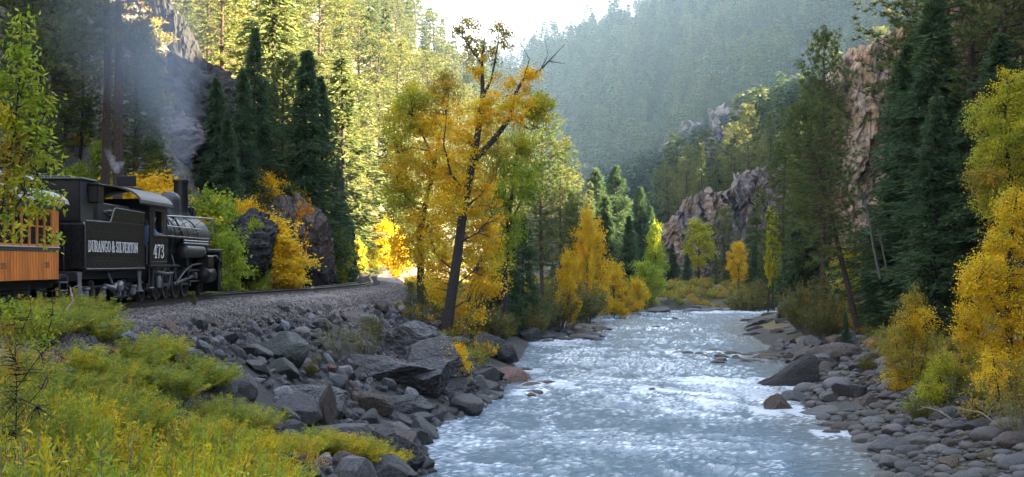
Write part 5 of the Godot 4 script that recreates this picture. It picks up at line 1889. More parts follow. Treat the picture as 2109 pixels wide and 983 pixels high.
	for e in all:
		var k := rng.randi() % 6
		var w: float = e[4] * rnd(.85, 1.3)
		var t := Transform3D(turned(rnd(0, 6), Vector3(w, e[4], w), rnd(-.03, .03), rnd(0, 6)), Vector3(e[1], e[2] - .4, -e[3]))
		var pine := k >= 3
		if e[0] > 0.0 and count[int(pine)] < 110:
			count[int(pine)] += 1
			var px: float = e[5]
			var py: float = e[6]
			var where := "behind the old cottonwood" if px < 1130 else "above the bend firs" if px < 1370 else "by the stepped outcrop" if px < 1610 and py < 370 else "over the pinkish cliff" if px < 1610 else "behind the leaning conifer" if px < 1780 else "behind the dark firs"
			var lev := "low on the far mountain" if py > 380 else "mid-height on the far mountain" if py > 200 else "high on the far mountain"
			single("pine_tree" if pine else "fir_tree", FAR_P[k - 3] if pine else FAR_F[k], M.forest, "%s %s %s %s" % [("tall " if e[4] > 21 else "short " if e[4] < 15 else "mid-sized ") + ("broad" if w > e[4] * 1.13 else "slender" if w < e[4] * .98 else "full"), "pine" if pine else "fir", lev, where], "pine tree" if pine else "fir tree", t, "hazy trees of the far mountain")
			continue
		xf[k].append(t)
		var q := rnd(.4, 1.1)
		col[k].append(Color(q * rnd(.9, 1.2), q, q * rnd(.8, 1.05)))
	for k in 6:
		scatter("trees", FAR_F[k] if k < 3 else FAR_P[k - 3], M.forest, xf[k], col[k], wood)
	# --- low growth on the forest floor
	rng.seed = 7400
	var tuft := bush_mesh(1700, DULL, .5, .45, 26, 9, .16, .05)
	var txf := []
	var tcol := []
	for i in 17000:
		var d := rnd(36, 240)
		var x := rnd(-70, 70)
		var px := CX + x / d * F
		if px < -30 or px > 2900:
			continue
		if x > look(XL, d) - 1.2 and x < look(XR, d) + 4.5:
			continue
		var dt := x - look(TX, d)
		if x < look(XL, d) and (dt > -2.9 and dt < 3.4):
			continue
		if x < 0 and dt > 2 and d < 66:
			continue
		var g := ground(x, d)
		var s := rnd(.7, 2.0)
		txf.append(Transform3D(turned(rnd(0, 6), Vector3(s, s * rnd(.6, 1.2), s)), Vector3(x, g - .03, -d)))
		var q := rnd(.7, 1.5)
		tcol.append(Color(q * rnd(.9, 1.5), q, q * .9))
	scatter("undergrowth", tuft[1], M.leaf, txf, tcol)
# ---------------------------------------------------------------- the train.  w: across (river side positive), y: above the rails, d: distance from the camera
var D0 := 0.0
func P(w: float, y: float, d: float) -> Vector3:
	return Vector3(w, y, -(d - D0))

func slab(mb: MB, w0: float, w1: float, y0: float, y1: float, d0: float, d1: float, bev := .012) -> void:
	mb.box(P((w0 + w1) / 2, (y0 + y1) / 2, (d0 + d1) / 2), Vector3(absf(w1 - w0), absf(y1 - y0), absf(d1 - d0)), bev)

func lettering(called: String, text: String, height: float, width: float, pos: Vector3, mt: Material, parent: Node3D, font_name := "Droid Serif", slant := 0.0) -> void:
	var f := SystemFont.new()
	f.font_names = PackedStringArray([font_name])
	f.font_weight = 400
	var t := TextMesh.new()
	t.text = text
	t.font = f
	t.font_size = 64
	t.pixel_size = 0.01
	t.depth = 0.02
	t.curve_step = 1.0
	var bb := t.get_aabb()
	var o := put(called, t, mt, parent, pos)
	o.basis = Basis(Vector3.UP, PI / 2) * Basis.from_scale(Vector3(width / bb.size.x, height / bb.size.y, .4))
	o.position = pos

func wheel_mesh(r: float, spokes: int) -> Array:
	var tyre := MB.new()
	tyre.lathe(Vector3(-.07, 0, 0), Vector3.RIGHT, [Vector2(r * .84, 0), Vector2(r, 0), Vector2(r, 0), Vector2(r * .985, .10), Vector2(r * .985, .10), Vector2(r * .84, .11), Vector2(r * .84, .11), Vector2(r * .84, 0)], 32)
	tyre.lathe(Vector3(-.09, 0, 0), Vector3.RIGHT, [Vector2(r * .9, 0), Vector2(r * 1.05, 0), Vector2(r * 1.05, .02), Vector2(r * .9, .02)], 32)
	var hub := MB.new()
	hub.lathe(Vector3(-.07, 0, 0), Vector3.RIGHT, [Vector2(0, 0), Vector2(r * .25, 0), Vector2(r * .25, 0), Vector2(r * .22, .13), Vector2(r * .22, .13), Vector2(0, .14)], 16)
	if spokes > 0:
		for i in spokes:
			var a := TAU * i / spokes
			var u := Vector3(0, cos(a), sin(a))
			hub.tube([u * r * .2 + Vector3(-.02, 0, 0), u * r * .86 + Vector3(-.02, 0, 0)], [.035, .026], 6)
		hub.box(Vector3(0, -r * .55, 0), Vector3(.05, r * .45, r * .9), .03)
	else:
		hub.lathe(Vector3(-.05, 0, 0), Vector3.RIGHT, [Vector2(0, .02), Vector2(r * .4, .035), Vector2(r * .86, .02), Vector2(r * .86, 0)], 24)
	return [tyre.mesh(), hub.mesh()]

func add_wheel(ms: Array, w: float, y: float, d: float, t: Node3D) -> void:
	var o := put("wheel", ms[1], M.soot, t, P(w, y, d))
	if w < 0:
		o.rotation.y = PI
	put("tyre", ms[0], M.rod, o)

func build_locomotive() -> void:
	D0 = 44.0
	var t := thing("steam_locomotive", "black narrow gauge steam locomotive number 473 with open cab window and smoking stack", "steam locomotive", Vector3(look(TX, 44), RAIL, -44))
	var mb := MB.new()
	# frame
	slab(mb, -.42, .42, .62, .98, 39.0, 48.3); slab(mb, -.75, .75, .98, 1.12, 39.0, 41.2); slab(mb, -.55, .55, 1.0, 1.5, 41.2, 46.4)
	part("frame", mb, M.soot, t)
	# boiler, firebox to smokebox
	mb = MB.new()
	mb.lathe(P(0, 2.13, 40.7), Vector3.FORWARD, [Vector2(0, 0), Vector2(.84, 0), Vector2(.85, .02), Vector2(.85, 1.5), Vector2(.80, 2.6), Vector2(.77, 5.6), Vector2(.77, 5.6)], 48)
	var boiler := part("boiler", mb, M.boiler, t)
	mb = MB.new()
	for k in 6:
		mb.lathe(P(0, 2.13, 41.2 + k * .92), Vector3.FORWARD, [Vector2(.6, 0), Vector2(.862 - maxf(0, k * .92 - 1) * .022, 0), Vector2(.866 - maxf(0, k * .92 - 1) * .022, .03), Vector2(.862 - maxf(0, k * .92 - 1) * .022, .07), Vector2(.6, .07)], 48)
	part("boiler_band", mb, M.boiler, boiler)
	mb = MB.new()
	mb.lathe(P(0, 2.13, 46.25), Vector3.FORWARD, [Vector2(.74, 0), Vector2(.81, 0), Vector2(.81, 0), Vector2(.81, 1.9), Vector2(.81, 1.9), Vector2(.76, 1.96), Vector2(.66, 1.97), Vector2(.66, 1.97), Vector2(.64, 2.05), Vector2(.5, 2.13), Vector2(0, 2.18)], 48)
	var sb := part("smokebox", mb, M.roof_black, t)
	mb = MB.new()
	for k in 12:
		var a := TAU * k / 12
		mb.box(P(cos(a) * .7, 2.13 + sin(a) * .7, 48.24), Vector3(.07, .07, .06), .015)
	mb.tube([P(0, 2.13, 48.4), P(0, 2.13, 48.5)], [.07, .05], 10)
	part("door_clamp", mb, M.soot, sb)
	mb = MB.new()
	mb.lathe(P(0, 2.13, 48.44), Vector3.FORWARD, [Vector2(0, 0), Vector2(.2, 0), Vector2(.2, .02), Vector2(0, .02)], 24)
	part("number_plate", mb, M.rod, sb)
	# stack
	mb = MB.new()
	mb.lathe(P(0, 2.84, 46.9), Vector3.UP, [Vector2(.40, 0), Vector2(.36, .1), Vector2(.29, .26), Vector2(.265, .42), Vector2(.262, 1.36), Vector2(.262, 1.36), Vector2(.30, 1.37), Vector2(.305, 1.43), Vector2(.29, 1.47), Vector2(.24, 1.47), Vector2(.24, 1.47), Vector2(.22, .9)], 32)
	part("smokestack", mb, M.black, t)
	# domes
	mb = MB.new()
	mb.lathe(P(0, 2.78, 45.3), Vector3.UP, [Vector2(.5, 0), Vector2(.42, .14), Vector2(.40, .3), Vector2(.40, .68), Vector2(.37, .82), Vector2(.27, .94), Vector2(.12, 1.0), Vector2(0, 1.01)], 32)
	part("steam_dome", mb, M.roof_black, t)
	mb = MB.new()
	mb.lathe(P(0, 2.8, 43.1), Vector3.UP, [Vector2(.52, 0), Vector2(.44, .12), Vector2(.42, .28), Vector2(.42, .55), Vector2(.38, .68), Vector2(.25, .79), Vector2(.1, .83), Vector2(0, .835)], 32)
	part("sand_dome", mb, M.roof_black, t)
	mb = MB.new()
	for s in [-1.0, 1.0]:
		mb.tube([P(.38 * s, 3.0, 43.3), P(.66 * s, 2.75, 43.6), P(.84 * s, 2.2, 43.9), P(.86 * s, 1.5, 44.1)], [.028, .028, .028, .028], 7)
		mb.tube([P(.38 * s, 3.0, 42.9), P(.66 * s, 2.75, 42.6), P(.84 * s, 2.2, 42.4), P(.86 * s, 1.5, 42.3)], [.028, .028, .028, .028], 7)
	part("sand_pipe", mb, M.soot, t)
	# bell and headlight
	mb = MB.new()
	mb.lathe(P(0, 3.0, 47.3), Vector3.UP, [Vector2(.02, .35), Vector2(.1, .3), Vector2(.14, .15), Vector2(.2, 0), Vector2(.17, 0)], 20)
	mb.tube([P(-.27, 2.85, 47.3), P(-.27, 3.35, 47.3), P(0, 3.42, 47.3), P(.27, 3.35, 47.3), P(.27, 2.85, 47.3)], [.03, .03, .03, .03, .03], 7)
	part("bell", mb, M.soot, t)
	mb = MB.new()
	mb.lathe(P(0, 3.14, 47.75), Vector3.FORWARD, [Vector2(0, 0), Vector2(.2, 0), Vector2(.24, .1), Vector2(.24, .5), Vector2(.24, .5), Vector2(.21, .5)], 24)
	slab(mb, -.2, .2, 2.86, 2.96, 47.75, 48.3)
	slab(mb, -.3, .3, 3.0, 3.32, 47.55, 47.85, .03)
	var hl := part("headlight", mb, M.black, t)
	mb = MB.new()
	mb.lathe(P(0, 3.14, 48.2), Vector3.FORWARD, [Vector2(.22, 0), Vector2(.15, .02), Vector2(0, .04)], 20)
	part("headlight_glass", mb, M.lamp_glass, hl)
	# handrails and pipes
	for s in [-1.0, 1.0]:
		mb = MB.new()
		mb.tube([P(.98 * s, 2.76, 40.9), P(.93 * s, 2.82, 43.5), P(.9 * s, 2.88, 46.5), P(.9 * s, 2.9, 48.0), P(.78 * s, 2.9, 48.6), P(.74 * s, 2.75, 48.75), P(.74 * s, 2.35, 48.75)], [.026, .026, .026, .026, .026, .026, .026], 7)
		for d in [41.5, 43.2, 44.9, 46.6, 48.0]:
			mb.tube([P(.93 * s, 2.84, d), P(.62 * s, 2.62, d)], [.018, .018], 5)
		part("handrail", mb, M.steel, t)
		mb = MB.new()
		mb.tube([P(1.0 * s, 2.44, 41.0), P(.97 * s, 2.44, 46.0)], [.022, .022], 6)
		for d in [41.4, 43.6, 45.8]:
			mb.tube([P(.98 * s, 2.44, d), P(.78 * s, 2.3, d)], [.018, .018], 5)
		part("handrail", mb, M.steel, t)
		mb = MB.new()
		slab(mb, .7 * s, 1.14 * s, 2.06, 2.12, 40.9, 46.6)
		part("running_board", mb, M.rod, t)
		mb = MB.new()
		mb.tube([P(1.12 * s, 1.99, 43.0), P(1.12 * s, 1.99, 46.4)], [.03, .03], 7)
		mb.tube([P(1.12 * s, 1.9, 43.0), P(1.12 * s, 1.9, 46.4)], [.03, .03], 7)
		part("pipe", mb, M.steel, t)
		mb = MB.new()
		mb.lathe(P(.98 * s, 1.64, 43.3), Vector3.FORWARD, [Vector2(0, 0), Vector2(.14, .01), Vector2(.23, .06), Vector2(.23, 2.5), Vector2(.14, 2.58), Vector2(0, 2.6)], 24)
		var tank := part("air_reservoir", mb, M.roof_black, t)
		mb = MB.new()
		for d in [43.8, 45.4]:
			mb.lathe(P(.98 * s, 1.64, d), Vector3.FORWARD, [Vector2(.2, 0), Vector2(.238, 0), Vector2(.238, .06), Vector2(.2, .06)], 24)
		part("strap", mb, M.rod, tank)
		# cylinder and valve chest
		mb = MB.new()
		mb.lathe(P(.93 * s, .78, 46.2), Vector3.FORWARD, [Vector2(0, 0), Vector2(.29, 0), Vector2(.31, .03), Vector2(.31, .12), Vector2(.28, .13), Vector2(.28, .95), Vector2(.31, .96), Vector2(.31, 1.05), Vector2(.22, 1.08), Vector2(0, 1.12)], 28)
		slab(mb, .62 * s, 1.16 * s, 1.05, 1.5, 46.3, 47.2, .04)
		part("cylinder", mb, M.black, t)
		# rods
		mb = MB.new()
		slab(mb, .71 * s, .75 * s, .44, .54, 41.5, 45.3)
		for d in [41.6, 42.8, 44.0, 45.2]:
			mb.lathe(P(.69 * s, .49, d), Vector3(s, 0, 0), [Vector2(0, 0), Vector2(.1, 0), Vector2(.1, .09), Vector2(0, .1)], 14)
		part("side_rod", mb, M.rod, t)
		mb = MB.new()
		mb.tube([P(.82 * s, .50, 42.8), P(.82 * s, .76, 45.5)], [.06, .05], 6)
		slab(mb, .72 * s, .92 * s, .66, .88, 45.35, 45.75, .03)
		slab(mb, .78 * s, .86 * s, .92, 1.0, 44.3, 46.2); slab(mb, .78 * s, .86 * s, .54, .6, 44.9, 46.2)
		mb.tube([P(.93 * s, 1.2, 46.3), P(.93 * s, 1.15, 44.9), P(.9 * s, .95, 44.0), P(.86 * s, .55, 43.0)], [.03, .04, .04, .03], 6)
		mb.tube([P(.93 * s, 1.5, 44.2), P(.9 * s, 1.05, 44.3), P(.9 * s, .7, 44.5)], [.05, .04, .03], 6)
		part("main_rod", mb, M.rod, t)
	# wheels
	var drv := wheel_mesh(.54, 12)
	var small := wheel_mesh(.33, 0)
	for s in [-1.0, 1.0]:
		for d in [41.6, 42.8, 44.0, 45.2]:
			add_wheel(drv, .55 * s, .54, d, t)
		add_wheel(small, .55 * s, .33, 47.5, t)
		add_wheel(small, .55 * s, .33, 40.0, t)
	# front deck, beam and plough
	mb = MB.new()
	slab(mb, -1.12, 1.12, 1.62, 1.74, 46.35, 48.85, .02)
	slab(mb, -1.1, 1.1, 1.25, 1.62, 48.35, 48.8, .03)
	slab(mb, .55, .8, 1.74, 1.95, 47.3, 48.2, .04); slab(mb, -.8, -.55, 1.74, 1.95, 47.3, 48.2, .04)
	part("front_deck", mb, M.black, t)
	mb = MB.new()
	var rows := []
	for i in 15:
		var u := -1.0 + 2.0 * i / 14.0
		var row := []
		for j in 13:
			var v := j / 12.0
			var y := lerpf(1.28, .12, v)
			var bulge := .95 * pow(1.0 - absf(u), 1.1) * (.25 + .75 * v) + .18 * sin(v * PI * .5) - .28 * sin(v * PI)
			row.append(P(u * (1.12 - .12 * sin(v * PI)), y, 48.72 + bulge * .8))
		rows.append(row)
	for i in 14:
		for j in 12:
			for back in [0.0, .05]:
				var off := Vector3(0, 0, back)
				mb.out(rows[i][j] + off, rows[i + 1][j] + off, rows[i + 1][j + 1] + off, P(0, .7, 47.5) if back == 0.0 else P(0, .7, 52))
				mb.out(rows[i][j] + off, rows[i + 1][j + 1] + off, rows[i][j + 1] + off, P(0, .7, 47.5) if back == 0.0 else P(0, .7, 52))
	for s in [-1.0, 1.0]:
		var e := PackedVector2Array()
		for j in 13:
			e.append(Vector2(-(rows[0][j] as Vector3).z, (rows[0][j] as Vector3).y))
		e.append(Vector2(48.3 - D0, .2)); e.append(Vector2(48.3 - D0, 1.25))
		mb.prism(e, Vector3(s * 1.06, 0, 0), Vector3(0, 0, -1), Vector3.UP, Vector3(-.03 * s, 0, 0))
	part("snow_plough", mb, M.black, t)
	mb = MB.new()
	slab(mb, -.12, .12, .78, 1.0, 48.8, 50.0, .03)
	mb.tube([P(1.05, 1.74, 48.7), P(1.05, 1.45, 49.0), P(.95, 1.05, 49.35)], [.02, .02, .02], 6)
	mb.tube([P(1.0, 1.45, 46.8), P(1.13, 1.5, 47.6), P(1.1, 1.3, 48.5), P(1.12, .5, 48.7)], [.028, .028, .028, .028], 6)
	part("coupler_and_hoses", mb, M.rod, t)
	# cab
	mb = MB.new()
	for s in [-1.0, 1.0]:
		var x0: float = 1.09 * s
		var x1: float = 1.12 * s
		slab(mb, x0, x1, 1.17, 2.1, 38.95, 40.95, .005); slab(mb, x0, x1, 2.1, 2.9, 38.95, 39.35, .005); slab(mb, x0, x1, 2.1, 2.9, 40.6, 40.95, .005); slab(mb, x0, x1, 2.9, 3.06, 38.95, 40.95, .005)
	slab(mb, -1.09, 1.09, 2.0, 3.05, 40.9, 40.95); slab(mb, -1.09, -.86, 1.17, 2.0, 40.9, 40.95); slab(mb, .86, 1.09, 1.17, 2.0, 40.9, 40.95)
	var cab := part("cab", mb, M.gloss, t)
	mb = MB.new()
	for s in [-1.0, 1.0]:
		for q in [[39.35, 39.4, 2.1, 2.9], [40.55, 40.6, 2.1, 2.9], [39.4, 40.55, 2.1, 2.15], [39.4, 40.55, 2.86, 2.9]]:
			slab(mb, 1.1 * s, 1.15 * s, q[2], q[3], q[0], q[1], .006)
	slab(mb, 1.1, 1.2, 2.06, 2.1, 39.3, 40.65, .006)
	part("window_frame", mb, M.rod, cab)
	mb = MB.new()
	slab(mb, 1.105, 1.113, 2.15, 2.86, 40.3, 40.56, .001)
	part("pane", mb, M.glass, cab)
	mb = MB.new()
	slab(mb, -1.09, 1.09, 1.1, 1.17, 38.9, 41.0)
	slab(mb, 1.0, 1.17, 1.1, 1.16, 38.9, 42.2)
	slab(mb, -.84, .84, 1.17, 2.9, 40.55, 40.7, .05)
	slab(mb, .35, .95, 1.17, 1.6, 39.2, 39.8, .03)
	part("cab_floor", mb, M.soot, t)
	mb = MB.new()
	var arc := PackedVector2Array()
	for k in 19:
		var a := PI * k / 18.0
		arc.append(Vector2(cos(a) * 1.27, 3.02 + sin(a) * .56))
	for k in 19:
		var a := PI * (18 - k) / 18.0
		arc.append(Vector2(cos(a) * 1.22, 2.98 + sin(a) * .55))
	mb.prism(arc, P(0, 0, 37.6), Vector3.RIGHT, Vector3.UP, Vector3(0, 0, -3.55))
	var roof := part("cab_roof", mb, M.roof_black, t)
	mb = MB.new()
	mb.box(P(0.05, 3.82, 40.1), Vector3(.62, .34, .06), .04, Basis(Vector3.RIGHT, .2))
	mb.tube([P(.05, 3.55, 40.2), P(.05, 3.8, 40.12)], [.02, .02], 5)
	slab(mb, -.35, .4, 3.5, 3.62, 39.7, 40.5, .02)
	part("roof_hatch", mb, M.soot, roof)
	mb = MB.new()
	slab(mb, -1.1, 1.1, 3.0, 3.3, 40.86, 40.9)
	part("cab_front", mb, M.soot, t)
	# steps, injectors and gear below the cab
	mb = MB.new()
	slab(mb, .95, 1.12, .42, .47, 39.0, 39.5); slab(mb, 1.07, 1.1, .42, 1.1, 39.0, 39.05); slab(mb, 1.07, 1.1, .42, 1.1, 39.45, 39.5)
	part("cab_step", mb, M.rod, t)
	mb = MB.new()
	mb.tube([P(1.02, .95, 40.1), P(1.06, .88, 41.0), P(1.0, .9, 42.0)], [.045, .055, .045], 8)
	mb.lathe(P(1.02, .42, 40.3), Vector3.UP, [Vector2(0, 0), Vector2(.08, .02), Vector2(.1, .25), Vector2(.05, .38), Vector2(0, .4)], 12)
	mb.tube([P(1.04, 1.1, 41.2), P(1.1, .8, 41.4), P(1.04, .4, 41.3), P(.95, .3, 41.5)], [.025, .025, .025, .025], 6)
	mb.tube([P(.98, 1.5, 42.0), P(1.05, 1.05, 42.1), P(1.0, .7, 42.4)], [.03, .03, .03], 6)
	part("injector", mb, M.white_part, t)
	lettering("cab_number", "473", .44, 1.15, P(1.125, 1.58, 39.95), M.letter, t)
	mb = MB.new()
	slab(mb, 1.12, 1.128, 1.25, 1.28, 39.1, 40.85, .001); slab(mb, 1.12, 1.128, 1.25, 1.96, 39.06, 39.09, .001); slab(mb, 1.12, 1.128, 1.25, 1.96, 40.85, 40.88, .001)
	part("lining", mb, M.rod, cab)

func build_tender() -> void:
	D0 = 35.6
	var t := thing("tender", "black tender lettered in white with a doghouse and coal bunker on top", "tender", Vector3(look(TX, 35), RAIL, -35.6))
	var mb := MB.new()
	slab(mb, -1.15, 1.15, 1.0, 2.3, 32.95, 38.3, .07)
	part("tank", mb, M.gloss, t)
	for s in [-1.0, 1.0]:
		mb = MB.new()
		var e := PackedVector2Array([Vector2(33.0, 1.03), Vector2(38.28, 1.03), Vector2(38.28, 2.74)])
		e.append(Vector2(35.55, 2.76))
		for k in 9:
			var v := k / 8.0
			e.append(Vector2(35.5 - .55 * v, 2.76 - .42 * (v * v * (3 - 2 * v))))
		e.append(Vector2(33.0, 2.33))
		var f := PackedVector2Array()
		for q in e:
			f.append(Vector2(q.x - D0, q.y))
		mb.prism(f, Vector3(1.152 * s, 0, 0), Vector3(0, 0, -1), Vector3.UP, Vector3(.02 * s, 0, 0))
		var plate := part("side_plate", mb, M.gloss, t)
		mb = MB.new()
		var line := []
		var rr := []
		for k in range(2, e.size()):
			line.append(P(1.165 * s, e[k].y, e[k].x)); rr.append(.022)
		mb.tube(line, rr, 6)
		mb.tube([P(1.175 * s, 1.06, 33.0), P(1.175 * s, 1.06, 38.28)], [.02, .02], 6)
		part("beading", mb, M.rod, plate)
		mb = MB.new()
		slab(mb, 1.172 * s, 1.178 * s, 2.36, 2.375, 33.0, 38.2, .001)
		for g in [1.98, 1.28]:
			for k in 26:
				for z in 2:
					mb.box(P(1.175 * s, g + .09 * z, 33.5 + k * .16 + z * .08), Vector3(.014, .028, .028), .01)
		var rv := part("rivet", mb, M.rod, plate)
		rv.set_meta("kind", "stuff")
	mb = MB.new()
	mb.tube([P(1.12, 1.1, 32.98), P(1.19, 1.1, 32.9), P(1.19, 2.2, 32.9), P(1.12, 2.25, 32.98)], [.018, .018, .018, .018], 6)
	mb.tube([P(1.12, 1.2, 38.32), P(1.2, 1.2, 38.42), P(1.2, 2.5, 38.42), P(1.12, 2.55, 38.32)], [.018, .018, .018, .018], 6)
	mb.tube([P(.2, 1.3, 32.92), P(.2, 2.2, 32.92)], [.015, .015], 6)
	part("grab_iron", mb, M.rod, t)
	mb = MB.new()
	slab(mb, -.85, .85, 2.3, 2.9, 34.9, 35.0); slab(mb, -.85, .85, 2.3, 2.9, 37.7, 37.8); slab(mb, -.85, -.8, 2.3, 2.9, 35, 37.7); slab(mb, .8, .85, 2.3, 2.9, 35, 37.7)
	part("coal_bunker", mb, M.roof_black, t)
	var heap := rock_mesh(900, 3, 0, 1, .25, false, Vector3(.82, .42, 1.35))
	put("coal", heap, M.coal, t, P(0, 2.55, 36.35))
	mb = MB.new()
	slab(mb, -1.1, 1.02, 2.3, 3.4, 32.98, 34.1, .02)
	var dog := part("doghouse", mb, M.black, t)
	mb = MB.new()
	slab(mb, -1.16, 1.1, 3.4, 3.46, 32.92, 34.2, .02)
	slab(mb, -.7, .7, 3.46, 3.52, 33.1, 34.0, .02)
	part("roof", mb, M.roof_black, dog)
	mb = MB.new()
	slab(mb, 1.02, 1.035, 2.32, 3.38, 33.02, 34.0, .003)
	part("side_panel", mb, M.rod, dog)
	mb = MB.new()
	slab(mb, 1.03, 1.3, 2.82, 3.3, 33.55, 34.1, .03)
	slab(mb, 1.02, 1.34, 3.3, 3.34, 33.5, 34.15, .01)
	part("window_hood", mb, M.black, dog)
	mb = MB.new()
	for k in 9:
		slab(mb, -1.0 + k * .22, -.985 + k * .22, 1.1, 2.28, 32.925, 32.95, .002)
	slab(mb, -.9, .6, 3.0, 3.04, 32.965, 32.985, .003); slab(mb, -.25, .35, 2.45, 3.2, 32.955, 32.98, .008)
	part("back_rib", mb, M.black, t)
	lettering("lettering", "DURANGO & SILVERTON", .31, 4.4, P(1.18, 1.66, 35.36), M.letter, t)
	# underframe and trucks
	mb = MB.new()
	slab(mb, -.95, .95, .78, 1.0, 32.8, 38.4, .02)
	slab(mb, -1.1, 1.1, .74, 1.0, 32.55, 32.9, .02)
	part("underframe", mb, M.soot, t)
	var ms := wheel_mesh(.34, 0)
	for c in [34.2, 37.0]:
		mb = MB.new()
		for s in [-1.0, 1.0]:
			slab(mb, .86 * s, .94 * s, .52, .6, c - .95, c + .95, .02); slab(mb, .86 * s, .94 * s, .2, .27, c - .55, c + .55, .02)
			slab(mb, .84 * s, .96 * s, .27, .72, c - .1, c + .1, .02)
			for k in [-1.0, 1.0]:
				mb.tube([P(.9 * s, .24, c + .5 * k), P(.9 * s, .55, c + .8 * k)], [.035, .035], 5)
		slab(mb, -.9, .9, .55, .75, c - .15, c + .15)
		var truck := part("truck", mb, M.soot, t)
		mb = MB.new()
		for s in [-1.0, 1.0]:
			for k in [-.7, .7]:
				mb.box(P(.98 * s, .38, c + k), Vector3(.16, .26, .24), .05, Basis(Vector3.RIGHT, .15))
				mb.box(P(1.03 * s, .53, c + k), Vector3(.1, .07, .3), .02)
		part("axle_box", mb, M.white_part, truck)
		for s in [-1.0, 1.0]:
			for k in [-.7, .7]:
				add_wheel(ms, .52 * s, .34, c + k, t)
	mb = MB.new()
	mb.tube([P(1.02, .6, 35.0), P(1.1, .5, 35.5), P(1.02, .62, 36.0)], [.05, .09, .05], 8)
	mb.tube([P(1.05, .95, 35.2), P(1.1, .65, 35.4), P(1.02, .35, 35.8)], [.03, .04, .03], 6)
	mb.box(P(1.05, .55, 36.2), Vector3(.2, .28, .34), .06, Basis(Vector3.RIGHT, .4))
	part("brake_gear", mb, M.white_part, t)
	for d in [32.72, 38.0]:
		mb = MB.new()
		var e := PackedVector2Array([Vector2(-.18, .98), Vector2(.16, .98), Vector2(.12, .72), Vector2(.18, .5), Vector2(.3, .36), Vector2(-.12, .36), Vector2(-.08, .6)])
		var f := PackedVector2Array()
		for q in e:
			f.append(Vector2(q.x + d - D0, q.y))
		mb.prism(f, Vector3(1.08, 0, 0), Vector3(0, 0, -1), Vector3.UP, Vector3(.03, 0, 0))
		slab(mb, .9, 1.14, .36, .4, d - .1, d + .3, .006)
		part("corner_step", mb, M.white_part, t)
	mb = MB.new()
	slab(mb, -.1, .1, .6, .8, 31.9, 32.6, .02)
	mb.tube([P(.3, .8, 32.6), P(.34, .5, 32.3), P(.25, .55, 31.9)], [.03, .03, .03], 6)
	part("coupler", mb, M.soot, t)

